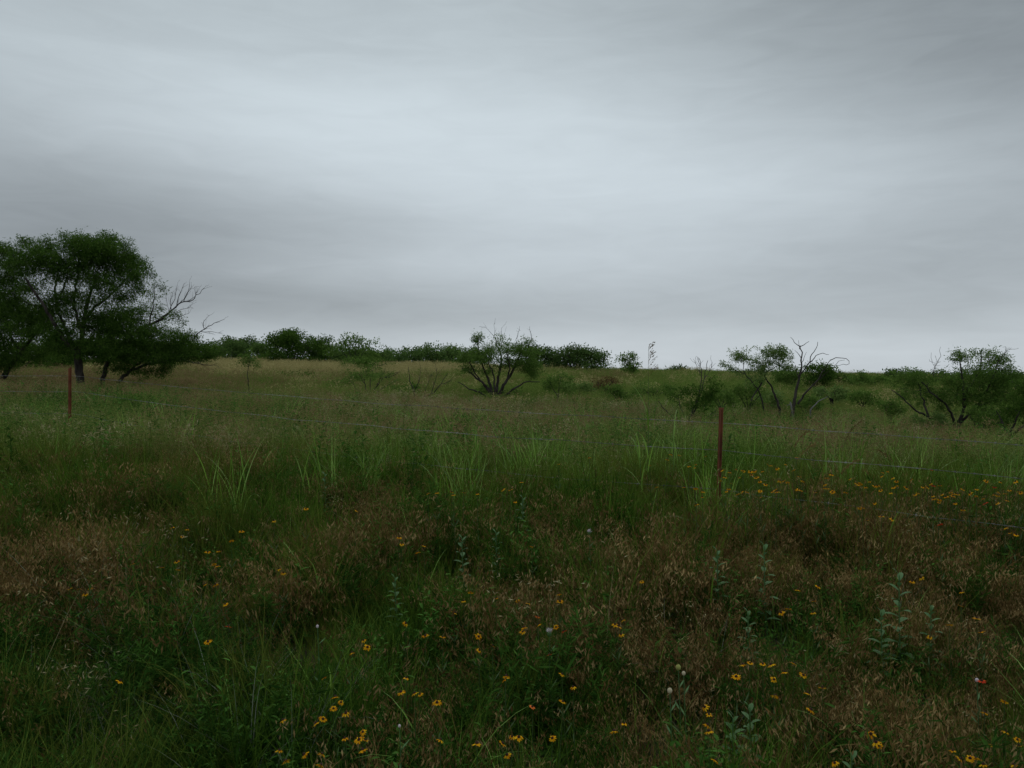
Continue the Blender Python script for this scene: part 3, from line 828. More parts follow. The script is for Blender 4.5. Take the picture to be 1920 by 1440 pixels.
bush('low_bush', 'green bush filling the space under the pale airy mesquite', 'bush', 1404, 716, 46, 768, 24, 258, 'crown_mid', cover=.45, nl=10, leaf=(.08, .024))
tree('dead_tree', 'bare dead tree with curling leafless limbs against the sky', 'dead tree', 22,
     [([(1486, 778), (1490, 746), (1497, 716), (1503, 690), (1503, 662), (1500, 648)], .062, .012),
      ([(1496, 758), (1514, 732), (1534, 712), (1549, 686), (1558, 674)], .034, .008),
      ([(1498, 706), (1516, 682), (1522, 664), (1533, 652), (1533, 641)], .024, .006)],
     [], 'crown_mid', 'bark', seed=43, thick=.5,
     bare=[([(1500, 650), (1492, 644), (1482, 632)], .013, .005), ([(1500, 650), (1509, 646), (1517, 640)], .013, .005), ([(1503, 676), (1498, 662), (1490, 657)], .015, .005),
           ([(1518, 680), (1530, 667), (1544, 663), (1554, 665)], .016, .005), ([(1498, 710), (1492, 692), (1491, 684)], .018, .008), ([(1503, 680), (1510, 668), (1512, 660)], .01, .004),
           ([(1556, 676), (1564, 671), (1576, 670), (1588, 674), (1594, 681), (1590, 684), (1566, 685)], .012, .005), ([(1562, 686), (1572, 678), (1584, 675)], .008, .004),
           ([(1499, 655), (1498, 646), (1497, 638)], .008, .004)], bare_twigs=False)
tree('dead_branch', 'pale bleached branch sticking up from the grass right of the dead tree', 'dead branch', 21,
     [([(1520, 768), (1532, 754), (1543, 748), (1552, 744)], .022, .008)], [], bark='pale_dead', seed=44)
tree('dead_branch', 'broken pale branch lying against the foot of the dead tree', 'dead branch', 21.5,
     [([(1488, 782), (1484, 764), (1482, 754)], .03, .022), ([(1483, 758), (1476, 760)], .014, .008)], [], bark='pale_dead', seed=45)
tree('spreading_mesquite', 'wide low mesquite with dark crooked limbs at the right side', 'tree', 18,
     [([(1797, 812), (1800, 790), (1808, 766), (1812, 735), (1838, 695), (1840, 655)], .05, .010),
      ([(1790, 808), (1768, 792), (1744, 784), (1712, 766), (1692, 746), (1672, 731)], .036, .010),
      ([(1742, 784), (1734, 762), (1729, 742), (1722, 720)], .03, .010),
      ([(1790, 800), (1784, 774), (1768, 752), (1746, 736), (1728, 716)], .034, .010),
      ([(1802, 792), (1824, 768), (1850, 756), (1882, 742)], .034, .010),
      ([(1808, 766), (1806, 730), (1802, 690), (1798, 665)], .035, .010),
      ([(1826, 766), (1850, 735), (1866, 700), (1872, 675)], .035, .010)],
     [(1800, 668, 22, 14, .8), (1840, 660, 18, 13, .4), (1868, 678, 28, 17, .8), (1722, 712, 36, 14, .8), (1698, 704, 24, 9, .7), (1762, 704, 28, 12, .5), (1800, 718, 46, 18, .9), (1850, 716, 46, 22, .9),
      (1738, 736, 40, 14, .7), (1700, 735, 26, 12, .5), (1770, 765, 40, 14, .35), (1850, 770, 40, 16, .6), (1720, 755, 24, 10, .35), (1892, 712, 34, 24, .8), (1830, 745, 50, 16, .8), (1680, 716, 18, 9, .5), (1780, 742, 40, 12, .5), (1862, 660, 12, 8, .4), (1715, 696, 16, 7, .5), (1880, 745, 34, 18, .7), (1832, 690, 30, 10, .5)],
     'crown_mid', seed=46, clump=.12, leaf=(.07, .018), cover=1.1, thick=.8,
     bare=[([(1748, 712), (1752, 692), (1758, 680), (1764, 668)], .012, .004), ([(1754, 690), (1748, 680)], .006, .003), ([(1872, 678), (1882, 662), (1896, 652)], .008, .003)])
tree('thorny_shrub', 'dark thorny shrub cut off by the right edge, with a bare limb along the grass', 'shrub', 15,
     [([(1890, 818), (1880, 790), (1868, 770)], .03, .01), ([(1893, 818), (1905, 790), (1915, 765)], .03, .01), ([(1892, 818), (1920, 800), (1945, 770)], .03, .01)],
     [(1900, 770, 30, 22, .8), (1935, 750, 36, 36, 1), (1880, 785, 24, 16, .6), (1915, 725, 20, 18, .7)], 'crown_dark', seed=47, clump=.10, leaf=(.06, .016), cover=.9, thick=.7,
     bare=[([(1940, 842), (1916, 836), (1894, 828), (1872, 816)], .022, .006), ([(1925, 838), (1910, 826), (1906, 812)], .012, .004)])


# ------------------------------------------------------------------ barbed wire fence
def fence():
    A = np.array([-6.60, 12.0]); B = np.array([1.738, 6.8]); st = B - A
    spots = [(A - st, E + .30), (A, None), (B, None), (B + st, E - .62)]
    o = thing('wire_fence', 'rusty steel post fence with sagging barbed wire strands across the meadow', 'fence', (B[0], B[1], float(ground_z(*B))))
    org = np.array(o.location)
    tops = []
    for i, (q, tz) in enumerate(spots):
        if i == 1: tz = E + (HY - 690) / F * 12.0
        if i == 2: tz = E + (HY - 768) / F * 6.8
        gz = float(ground_z(*q))
        b = MB()
        lean = np.array([.012, .0, 0]) if i == 2 else np.array([.004, 0, 0])
        h = tz - gz
        dirn = st / np.linalg.norm(st); nv = np.array([-dirn[1], dirn[0]])
        # T section: flange along the fence, stem at right angles

        def plate(u0, u1, v0, v1, z0, z1, tint=.5):
            P = []
            for z in (z0, z1):
                for (u, v) in ((u0, v0), (u1, v0), (u1, v1), (u0, v1)):
                    xy = q + dirn * u + nv * v
                    P.append(np.array([xy[0], xy[1], gz + z]) + lean * (z / 1.2) * 3 - org)
            P = np.array(P)
            for f in ((0, 1, 5, 4), (1, 2, 6, 5), (2, 3, 7, 6), (3, 0, 4, 7), (4, 5, 6, 7), (3, 2, 1, 0)):
                b.quads([P[list(f)]], tint)
        plate(-.018, .018, -.003, .003, -.3, h)
        plate(-.003, .003, -.036, -.0032, -.3, h - .004)
        k = 0
        zz = .12
        while zz < h - .03:                                   # studs that hold the wire
            plate(-.008, .008, .0032, .011, zz, zz + .018); zz += .054; k += 1
        # slightly crushed, hammered top
        plate(-.021, .019, -.006, .006, h + .0005, h + .016)
        b.build('post', M['rust'], o, smooth=False)
        tops.append(np.array([q[0] + nv[0] * .014, q[1] + nv[1] * .014, tz]) + lean * 3 * h / 1.2)
    r = np.random.default_rng(5)
    for w, drop in enumerate((.115, .345, .68)):
        b = MB()
        line = []
        for i in range(3):
            P0 = tops[i] - [0, 0, drop]; P1 = tops[i + 1] - [0, 0, drop + (.0 if w else 0)]
            t = np.linspace(0, 1, 26)[:-1] if i < 2 else np.linspace(0, 1, 26)
            seg = P0 + (P1 - P0) * t[:, None]
            seg[:, 2] -= (.06 + .03 * w) * 4 * t * (1 - t) * (1 if i != 2 else .4) + r.normal(0, .004, len(t)) * (t > 0)
            line.append(seg)
        P = np.concatenate(line) - org
        # two strands twisted round each other
        s = np.concatenate([[0], np.cumsum(np.linalg.norm(np.diff(P, axis=0), axis=1))])
        ss = np.arange(0, s[-1], .018)
        Q = np.column_stack([np.interp(ss, s, P[:, k]) for k in range(3)])
        for ph in (0, math.pi):
            off = np.column_stack([0 * ss, np.cos(ss * 85 + ph) * .0013, np.sin(ss * 85 + ph) * .0013])
            b.tube(Q + off, .00115, 4)
        for x in np.arange(.05, s[-1], .125):
            c = np.array([np.interp(x, s, P[:, k]) for k in range(3)])
            for _ in range(2):
                d = r.normal(0, 1, 3); d[:2] *= .6; d /= np.linalg.norm(d)
                b.tube(np.array([c - d * .014, c, c + d * .014]), [.0006, .0014, .0006], 4)
            dd = np.array([st[0], st[1], 0]); dd /= np.linalg.norm(dd)
            b.tube(np.array([c - dd * .007, c + dd * .007]), .0036, 5)
        b.build('barbed_wire', M['wire'], o)


fence()


# ------------------------------------------------------------------ tall green grass clumps along the fence
def tall_clump(seed, n, h, w=.019):
    global rng
    keep = rng; rng = np.random.default_rng(seed)
    b = MB(); p = disc_pts(n, .2)
    ln = U(h * .55, h, n)
    q, c = blades(p, U(0, 6.283, n), ln, U(w * .6, w * 1.2, n), U(.0, .22, n), U(.05, 1.1, n) + (U(0, 1, n) < .25) * .9, 9)
    b.quads(q, np.repeat(U(0, 1, n), 9))
    rng = keep
    return b.mesh('tall_grass', M['bright'])


TALL = [tall_clump(i, (44, 50, 32, 44, 20)[i], (1.05, 1.0, 1.15, .9, 1.0)[i]) for i in range(5)]
TG = [  # pixel of the clump's foot in the cover, label
    (986, 905, 0, 'tall bright green grass clump below the central mesquite'),
    (948, 912, 3, 'tall green grass clump at the left side of the brightest clump'),
    (1026, 900, 1, 'tall green grass clump at the right side of the brightest clump'),
    (1168, 892, 2, 'tall grass clump with bent tips, midway between central mesquite and near post'),
    (1200, 900, 1, 'tall green grass clump under the seed stalk'),
    (1252, 890, 4, 'thin tall grass clump left of the yellow flowers near the post'),
    (1300, 900, 2, 'tall grass clump just left of the near rusty post'),
    (760, 880, 3, 'shorter green grass clump below the dead sticks'),
    (812, 890, 4, 'thin green grass clump below the grey green low bush'),
    (868, 905, 1, 'green grass clump above the yellow flowers left of centre'),
    (700, 905, 3, 'green grass clump below the twiggy grey shrub'),
    (1340, 955, 1, 'green grass clump growing round the foot of the near rusty post'),
    (1395, 915, 4, 'thin grass clump just right of the near rusty post'),
    (1452, 925, 3, 'grass clump in the thick of the yellow flowers'),
    (1520, 905, 4, 'thin grass clump below the bare dead tree'),
    (1578, 920, 1, 'grass clump below the pale bleached branch'),
    (1655, 925, 4, 'thin grass clump below the left limb of the right mesquite'),
    (1712, 930, 0, 'tall arching grass clump before the red flowers'),
    (1780, 940, 3, 'grass clump with one broad upright blade, below the right mesquite'),
    (1880, 940, 1, 'grass clump near the right edge below the bare limb'),
    (600, 925, 4, 'thin grass clump in the brown grass left of centre'),
    (520, 880, 3, 'grass clump in the open grass right of the thin sapling'),
    (350, 845, 4, 'thin pale grass clump below the low dark green bush'),
    (424, 945, 4, 'thin grass clump among brown grass in the left half'),
    (860, 965, 1, 'drooping grass clump in front of the left of centre flowers'),
    (1090, 920, 3, 'grass clump between the brightest clump and the bent tipped clump'),
]
for i, (cx, cy, k, lb) in enumerate(TG):
    d = hit(cx, cy, .25)
    q = at(cx, cy, d)
    o = link('tall_grass', TALL[k])
    o.location = (q[0], q[1], float(ground_z(q[0], q[1])) - .02)
    o.rotation_euler = (0, 0, i * 1.9); o.scale = [random.Random(i).uniform(.8, 1.08)] * 3
    tag(o, lb, 'grass clump', 'tall grass clumps along the fence')


def stalk(cx, topy, depth, label, seed, lean=.0, seeded=True):
    """seeding grass stalk: culm, a few leaves, open one-sided panicle"""
    global rng
    keep = rng; rng = np.random.default_rng(seed)
    top = at(cx, topy, depth)
    g = np.array([top[0] - lean, depth, 0]); g[2] = float(ground_z(g[0], g[1]))
    top = top - g
    o = thing('seed_stalk', label, 'grass stalk', g)
    t = np.linspace(0, 1, 14)[:, None]
    P = top * t; P[:, 0] += .03 * np.sin(t[:, 0] * 3) * (1 - t[:, 0])
    b = MB(); b.tube(P, np.linspace(.0035, .001, 14), 5, .4)
    b.build('culm', M['stem'], o)
    b = MB(); n = 5
    bi = np.array([2, 4, 5, 7, 8])
    q, _ = blades(P[bi], U(0, 6.28, n), U(.3, .5, n), np.full(n, .016), U(.2, .5, n), U(.8, 1.8, n), 7)
    for k in range(n):
        b = MB(); b.quads(q[k * 7:k * 7 + 7], U(.3, 1, 1)[0]); b.build('leaf', M['bright'], o)
    b = MB(); r = rng
    for k in range(17 if seeded else 0):
        f = r.uniform(.83, 1.0); c = top * f
        a = r.normal(.1, .6); ln = .07 * (1.10 - f) / .2 + .03
        e = c + np.array([math.cos(a) * ln * .7, math.sin(a) * ln * .7, ln * .7 - .005])
        b.tube(np.array([c, (c + e) / 2 + [0, 0, .008], e]), .0008, 4)
        m = 7; tt = U(.35, 1, m)[:, None]
        d = np.tile(e - c, (m, 1)) + rng.normal(0, .02, (m, 3)); d[:, 2] -= .01
        b.quads(leaves(c + (e - c) * tt, d, U(.014, .024, m), U(.005, .008, m)), .2)
    if seeded: b.build('panicle', M['brome'], o)
    rng = keep


stalk(1216, 650, 7.2, 'tall seeding grass stalk whose open head rises above the horizon', 61, .03)
stalk(1196, 770, 7.0, 'shorter grass stalk with a folded tip left of the tall seed stalk', 62, -.02, False)
stalk(1262, 748, 7.6, 'slender grass stalk between the tall seed stalk and the twiggy dark shrub', 63, .02, False)


def plume(cx, cy, label, seed, depth, dirx):
    """nodding coppery grass plume on an arched stem"""
    global rng
    keep = rng; rng = np.random.default_rng(seed)
    tip = at(cx, cy, depth)
    g = np.array([tip[0] - dirx * .16, depth, 0]); g[2] = float(ground_z(g[0], g[1])); h = tip[2] - g[2]
    o = thing('grass_plume', label, 'grass stalk', g, 0, 'coppery grass plumes')
    t = np.linspace(0, 1, 16)
    P = np.column_stack([dirx * .24 * t ** 4, .02 * t, h * (t - .12 * np.clip(t - .7, 0, 1) ** 2 / .09 * .5)])
    b = MB(); b.tube(P, np.linspace(.0025, .001, 16), 5, .4); b.build('culm', M['stem'], o)
    b = MB(); n = 160; f = U(.72, 1, n) * 15; i = np.minimum(f.astype(int), 14); w = (f - i)[:, None]
    c = P[i] * (1 - w) + P[i + 1] * w
    d = (P[i + 1] - P[i]) * 12 + rng.normal(0, .35, (n, 3))
    b.quads(leaves(c, d, U(.02, .04, n), U(.003, .006, n)), U(.2, .9, n)); b.build('plume', M['brome'], o)
    rng = keep


for i, (cx, cy, dp, dx, lb) in enumerate([
    (1603, 780, 9.0, 1, 'coppery grass plume leaning right, highest of the plumes before the right mesquite'),
    (1506, 797, 8.6, 1, 'coppery grass plume nodding below the bare dead tree'),
    (1514, 824, 8.0, 1, 'lower coppery grass plume straight below the dead tree'),
    (1664, 836, 7.8, -1, 'coppery grass plume nodding left, nearest to the right mesquite'),
        (1597, 855, 7.4, 1, 'lowest coppery grass plume, just above the yellow daisies')]):
    plume(cx, cy, lb, 500 + i, dp, dx)


# ------------------------------------------------------------------ wild flowers
def flower_meshes(kind, seed):
    r = np.random.default_rng(seed)
    n = r.integers(8, 12); R0 = .0185
    b = MB(); an = np.arange(n) * 2 * math.pi / n + r.normal(0, .12, n)
    droop = r.uniform(-.1, .65)
    for a in an:
        dp = droop + r.normal(0, .15); ln = R0 * r.uniform(.8, 1.1)
        d = np.array([math.cos(a), math.sin(a), 0]); s = np.array([-d[1], d[0], 0])
        p0 = d * .004; p1 = d * (.004 + ln * .55 * math.cos(dp * .5)) - [0, 0, ln * .55 * math.sin(dp * .5)]
        p2 = p1 + d * ln * .5 * math.cos(dp) - np.array([0, 0, ln * .5 * math.sin(dp)])
        w = .0042
        t = r.uniform(0, 1)
        b.quads([[p0 - s * w * .4, p0 + s * w * .4, p1 + s * w, p1 - s * w], [p1 - s * w, p1 + s * w, p2 + s * w * .55, p2 - s * w * .55]], t)
    mat = {'yellow': 'petal', 'red': 'petal_red', 'coral': 'petal_coral'}[kind]
    petals = b.mesh('petals', M[mat])
    b = MB(); rr = .0074
    hs = [0, .25, .5, .75, 1]
    b.tube(np.array([[0, 0, .0005 + .0105 * h] for h in hs]), [rr * math.cos(h * 1.5) + .0003 for h in hs], 8)
    disc = b.mesh('flower_centre', M['disc'])
    return petals, disc


FM = {k: [flower_meshes(k, 70 + i) for i in range(nv)] for k, nv in (('yellow', 8), ('red', 3), ('coral', 2))}


def stem_mesh(h, seed):
    r = np.random.default_rng(seed)
    b = MB(); t = np.linspace(0, 1, 7)[:, None]
    e = r.normal(0, .03, 2)
    P = np.column_stack([e[0] * (1 - t) ** 2, e[1] * (1 - t) ** 2, -h * (1 - t)])
    b.tube(P, np.linspace(.0019, .0013, 7), 5)
    for k in range(4):
        i = r.integers(1, 5); a = r.uniform(0, 6.28); d = np.array([math.cos(a), math.sin(a), .8]); s = np.array([-d[1], d[0], 0])
        L = r.uniform(.03, .06); q = P[i]
        b.quads([[q, q + d * L * .5 + s * .004, q + d * L, q + d * L * .5 - s * .004]], .3)
    return b.mesh('stem', M['stem'])


STEMS = [stem_mesh(.5, 90 + i) for i in range(5)]

FL = {}
FL['in the low right corner'] = [(1887, 1318), (1850, 1339), (1890, 1375), (1912, 1390), (1916, 1402), (1790, 1411), (1804, 1426), (1823, 1425), (1834, 1426), (1848, 1437), (1905, 1437), (1866, 1400)]
FL['among brown grass just left of the low right corner'] = [(1646, 1395), (1652, 1402), (1636, 1379), (1568, 1434)]
FL['in the low cluster beneath the broad grey green plants'] = [(1394, 1248), (1408, 1245), (1432, 1247), (1448, 1248), (1491, 1246), (1473, 1262), (1508, 1268), (1453, 1276), (1382, 1271), (1544, 1292), (1516, 1302), (1455, 1307), (1522, 1333)]
FL['beside the broad grey green plants in the right half'] = [(1497, 1107), (1535, 1100), (1527, 1128), (1466, 1150), (1479, 1143), (1526, 1150)]
FL['in the brown grass near the right edge'] = [(1805, 1111), (1804, 1137), (1746, 1196), (1834, 1161), (1843, 1186), (1783, 1173), (1712, 1091), (1729, 1084), (1888, 990), (1896, 1000), (1907, 1003)]
FL['in the lower middle, right of the pale seed heads'] = [(1323, 1328), (1331, 1342), (1328, 1362), (1331, 1374), (1343, 1429)]
FL['in the lower middle, left of the pale seed heads'] = [(1171, 1359), (1152, 1374), (1075, 1290), (1054, 1266), (1055, 1318), (1036, 1387)]
FL['around the pale pink thistle'] = [(1048, 1115), (1050, 1129), (1043, 1177), (982, 1178), (1010, 1173), (971, 1128), (990, 1132), (980, 1186)]
FL['in brown grass right of the pale pink thistle'] = [(1154, 1172), (1169, 1164), (1165, 1191), (1204, 1092), (1160, 1176)]
FL['in the green weeds left of the pale pink thistle'] = [(852, 1150), (869, 1128), (882, 1112), (930, 1123), (797, 1194), (829, 1196), (897, 1195), (923, 1212), (898, 1221), (760, 1170), (949, 1270), (947, 1275)]
FL['low near the bottom edge, left of centre'] = [(894, 1397), (960, 1384), (973, 1385), (942, 1397), (951, 1419), (825, 1390), (819, 1320), (751, 1300), (777, 1302), (787, 1304), (761, 1273)]
FL['in the loose group at the lower left of centre'] = [(627, 1309), (638, 1319), (624, 1331), (647, 1340), (591, 1359), (604, 1351), (529, 1353), (606, 1273)]
FL['along the bottom edge in dark weeds'] = [(679, 1375), (684, 1391), (672, 1390), (679, 1409), (645, 1387), (522, 1410), (569, 1418), (602, 1417), (534, 1430), (599, 1438)]
FL['in the trio on one green plant left of centre'] = [(681, 1202), (688, 1215), (659, 1226)]
FL['in the brown and green grass of the left half'] = [(247, 1058), (330, 1054), (332, 1069), (400, 1059), (407, 1062), (301, 1065), (383, 1097), (403, 1097), (522, 1068), (530, 1075), (421, 1134), (322, 989), (350, 993), (341, 1007), (433, 1015), (408, 1034), (388, 1036), (452, 997)]
FL['beside the flattened grass at the left edge'] = [(167, 1104), (147, 1105), (158, 1115), (128, 1105)]
FL['near the silvery dead grass'] = [(222, 1279), (388, 1205)]
FL['in the row above the leafy weeds at centre'] = [(847, 923), (850, 928), (869, 924), (895, 926), (819, 924), (802, 926), (943, 918), (957, 919), (978, 904), (966, 941), (997, 1025)]
FL['in brown grass left of the leafy weeds at centre'] = [(573, 954), (668, 958), (513, 977), (748, 1008), (753, 1021), (795, 1024), (783, 1036)]
FL['just left of the near rusty post'] = [(1219, 873), (1258, 852), (1274, 854), (1251, 862), (1292, 874), (1305, 871), (1303, 877), (1322, 856), (1232, 914), (1284, 914), (1305, 916), (1319, 922), (1318, 932), (1307, 946), (1048, 870), (1105, 858)]
FL['in the thick patch right of the near rusty post'] = [
    (1354, 882), (1440, 871), (1446, 873), (1474, 871), (1494, 858), (1414, 884), (1410, 890), (1430, 884), (1386, 896), (1372, 907), (1367, 917), (1384, 927), (1402, 923), (1449, 922), (1428, 932), (1425, 903),
    (1436, 909), (1469, 902), (1478, 904), (1489, 882), (1500, 894), (1506, 902), (1502, 920), (1462, 902), (1395, 884), (1380, 880), (1420, 895), (1360, 895)]
FL['in the thin band right of the patch at the post'] = [
    (1560, 890), (1551, 897), (1586, 924), (1607, 907), (1631, 903), (1646, 911), (1652, 920), (1671, 924), (1682, 903), (1682, 912), (1665, 884), (1656, 886), (1611, 909), (1640, 912), (1641, 944), (1618, 952),
    (1654, 969), (1674, 974), (1626, 976), (1613, 953)]
FL['in the patch by the right edge below the right mesquite'] = [
    (1710, 900), (1731, 914), (1740, 914), (1764, 911), (1762, 942), (1789, 926), (1784, 924), (1806, 918), (1792, 944), (1807, 957), (1866, 928), (1875, 924), (1911, 922), (1915, 924), (1886, 926), (1832, 931),
    (1871, 944), (1700, 915), (1722, 925), (1750, 930), (1820, 925), (1845, 935), (1775, 932)]
nf = 0
fr = np.random.default_rng(99)


def flower(cx, cy, kind, label, group, hh=None):
    global nf
    h = hh or (fr.uniform(.60, .74) if 840 < cy < 985 else fr.uniform(.46, .56))
    d = hit(cx, cy, h)
    q = at(cx, cy, d)
    g = float(ground_z(q[0], q[1]))
    name = {'yellow': 'yellow_daisy', 'red': 'red_flower', 'coral': 'orange_flower'}[kind]
    o = thing(name, label, 'flower', (q[0], q[1], g), 0, group)
    s = fr.uniform(.62, .96)
    hd = q[2] - g
    pet, dsc = FM[kind][fr.integers(0, len(FM[kind]))]
    tl = fr.uniform(.1, .75); ta = fr.normal(0, .8)          # heads nod mostly towards the open verge
    rot = (tl * math.cos(ta), tl * math.sin(ta), fr.uniform(0, 6.28))
    for nm, me in (('petals', pet), ('flower_centre', dsc)):
        c = link(nm, me, o); c.location = (0, 0, hd); c.rotation_euler = rot; c.scale = (s, s, s)
    c = link('stem', STEMS[fr.integers(0, 5)], o); c.location = (0, 0, hd - .001); c.scale = (1, 1, hd / .5)
    nf += 1


_r = np.random.default_rng(12)
for key, x0, x1, y0, y1, n in (('in the thick patch right of the near rusty post', 1352, 1510, 872, 925, 16), ('in the thin band right of the patch at the post', 1525, 1690, 885, 925, 12),
                               ('in the patch by the right edge below the right mesquite', 1700, 1916, 900, 940, 14)):
    FL[key] = FL[key] + [(float(_r.uniform(x0, x1)), float(_r.uniform(y0, y1))) for _ in range(n)]
for where, pts in FL.items():
    one = len(pts) < 3
    for (cx, cy) in pts:
        flower(cx, cy, 'yellow', 'yellow dark centred daisy ' + where, 'yellow daisies ' + where)
for (cx, cy, k, lb) in [
    (1747, 881, 'red', 'uppermost red flower, in green grass below the right mesquite'), (1751, 911, 'red', 'red flower just under the uppermost red one'),
    (1866, 914, 'red', 'red flower in the daisy patch by the right edge'), (1849, 944, 'red', 'dull red flower below the daisy patch by the right edge'),
    (1764, 984, 'red', 'dark red flower at the top of the brown grass, right side'), (1844, 1279, 'red', 'deep red flower low near the right edge'),
    (1008, 1158, 'coral', 'coral orange flower above the pale pink thistle'), (1058, 1185, 'red', 'red flower touching the right side of the pale pink thistle'),
    (1030, 1229, 'red', 'dull red flower below the pale pink thistle'), (998, 1328, 'coral', 'small coral flower low in the green weeds at lower middle'),
        (426, 1176, 'red', 'single red flower in the dark weeds of the left half')]:
    flower(cx, cy, k, lb, 'red and orange wild flowers')


# ------------------------------------------------------------------ thistles, seed heads, broad plants
def head_plant(cx, cy, name, label, mat, seed, rad=.014, h=.52, kind='tuft'):
    global rng
    keep = rng; rng = np.random.default_rng(seed)
    d = hit(cx, cy, h); q = at(cx, cy, d); g = float(ground_z(q[0], q[1])); hd = q[2] - g
    o = thing(name, label, {'thistle': 'thistle', 'seeding_flower': 'seed head', 'bud_plant': 'plant'}[name], (q[0], q[1], g))
    b = MB(); t = np.linspace(0, 1, 6)[:, None]
    P = np.column_stack([.02 * (1 - t), 0 * t, hd * t]); b.tube(P, .0022, 5)
    for k in range(7):
        i = 1 + k % 4; a = k * 2.4; dv = np.array([math.cos(a), math.sin(a), .5]); s = np.array([-dv[1], dv[0], 0]); L = .055
        b.quads([[P[i], P[i] + dv * L * .5 + s * .005, P[i] + dv * L, P[i] + dv * L * .5 - s * .005]], .5)
    b.build('stem', M['milk'], o)
    b = MB()
    zs = np.linspace(-1, 1, 6)
    b.tube(np.array([[0, 0, hd + z * rad * .9 - rad * .5] for z in zs]), rad * .75 * np.sqrt(np.clip(1 - zs ** 2, .03, 1)), 8, .4)
    if kind == 'tuft': b.build('bulb', M['milk'], o)
    else: b.build('seed_pod', M[mat], o)
    if kind == 'tuft':
        b = MB(); n = 90
        dv = rng.normal(0, .55, (n, 3)); dv[:, 2] = np.abs(dv[:, 2]) + .6
        b.quads(leaves(np.tile([0, 0, hd], (n, 1)) + rng.normal(0, rad * .25, (n, 3)), dv, U(rad * .9, rad * 1.7, n), np.full(n, .0022)), U(0, 1, n))
        b.build('petals', M[mat], o)
    rng = keep


head_plant(1030, 1187, 'thistle', 'pale pink thistle head among yellow daisies in the lower middle', 'thistle', 301, .017)
head_plant(1105, 998, 'thistle', 'white thistle head at the top of the brown grass, right of centre', 'thistle', 302, .014)
head_plant(1283, 1262, 'seeding_flower', 'cream seed head, upper one of the two side by side low in the brown grass', 'seed', 303, .012, kind='pod')
head_plant(1257, 1294, 'seeding_flower', 'cream seed head standing lowest in the brown grass', 'seed', 304, .015, kind='pod')
head_plant(1273, 1250, 'seeding_flower', 'greenish round seed head just above the two cream ones', 'bud', 305, .016, kind='pod')
head_plant(594, 1174, 'seeding_flower', 'small white seed head in dark grass left of centre', 'thistle', 306, .010, kind='pod')
head_plant(1835, 1275, 'seeding_flower', 'white seed head beside the deep red flower near the right edge', 'thistle', 307, .011, kind='pod')
head_plant(748, 1362, 'seeding_flower', 'white seed head near the bottom edge left of centre', 'thistle', 308, .008, kind='pod')


def broad_plant(cx, cy, label, seed, h=.62, ll=.11, nl=18):
    global rng
    keep = rng; rng = np.random.default_rng(seed)
    d = hit(cx, cy, h); q = at(cx, cy, d); g = float(ground_z(q[0], q[1])); hd = q[2] - g
    o = thing('broad_leaved_plant', label, 'plant', (q[0], q[1], g), 0, 'broad leaved plants')
    b = MB(); t = np.linspace(0, 1, 8)[:, None]
    P = np.column_stack([.03 * (1 - t) ** 2, .02 * (1 - t), hd * t]); b.tube(P, np.linspace(.005, .0025, 8), 6)
    b.build('stem', M['milk'], o)
    b = MB()
    for k in range(nl):
        f = .25 + .75 * (k / (nl - 1)); c = np.array([np.interp(f, t[:, 0], P[:, j]) for j in range(3)])
        a = k * 2.4 + rng.uniform(-.3, .3); el = .25 + .75 * f ** 3
        L = ll * rng.uniform(.8, 1.1) * (1.05 - .45 * f ** 2)
        dv = np.array([math.cos(a) * math.cos(el), math.sin(a) * math.cos(el), math.sin(el)])
        s = np.array([-math.sin(a), math.cos(a), 0])
        u = np.linspace(0, 1, 5)
        cen = c + np.outer(u * L, dv) - np.outer(u ** 2 * L * .28, [0, 0, 1])
        w = L * .21 * np.sin(np.clip(u * 1.0 + .06, 0, 1) * math.pi) ** .75
        ti = np.clip(rng.normal(.45, .18) + .25 * (f - .5), 0, 1)
        lft = cen + w[:, None] * (s + [0, 0, .3]); rgt = cen + w[:, None] * (-s + [0, 0, .3])
        b.quads(np.stack([lft[:-1], cen[:-1], cen[1:], lft[1:]], 1), ti); b.quads(np.stack([cen[:-1], rgt[:-1], rgt[1:], cen[1:]], 1), ti)
    b.build('leaves', M['milk'], o)
    rng = keep


for i, (cx, cy, h, lb) in enumerate([
    (1434, 1025, .62, 'grey green broad leaved plant at the top of the brown grass, below the post patch'),
    (1688, 1080, .66, 'tallest grey green broad leaved plant, in brown grass towards the right edge'),
    (1655, 1150, .5, 'grey green broad leaved plant at the left foot of the tallest one'),
    (1748, 1140, .48, 'grey green broad leaved plant at the right foot of the tallest one'),
    (1346, 1035, .55, 'grey green broad leaved plant left of the one below the post patch'),
    (1404, 1150, .45, 'low broad leaved plant left of the six daisies in the right half'),
    (1376, 1350, .42, 'bright broad leaved plant low in the grass below the daisy cluster'),
    (1408, 1330, .42, 'broad leaved plant right beside the bright low one'),
    (980, 935, .5, 'broad leaved plant below the brightest tall grass clump'),
    (608, 890, .5, 'pale broad leaved plant in brown grass left of centre'),
    (866, 1010, .5, 'broad leaved plant in the dark leafy weeds at centre'),
    (930, 1000, .48, 'broad leaved plant in the right part of the leafy weeds at centre'),
    (740, 1085, .45, 'broad leaved plant in the green weeds left of centre'),
        (1600, 1420, .45, 'broad leaved plant on the bottom edge in the right half')]):
    broad_plant(cx, cy, lb, 400 + i, h, (.10, .11, .095, .09, .10, .09, .09, .085, .09, .08, .09, .08, .08, .09)[i])


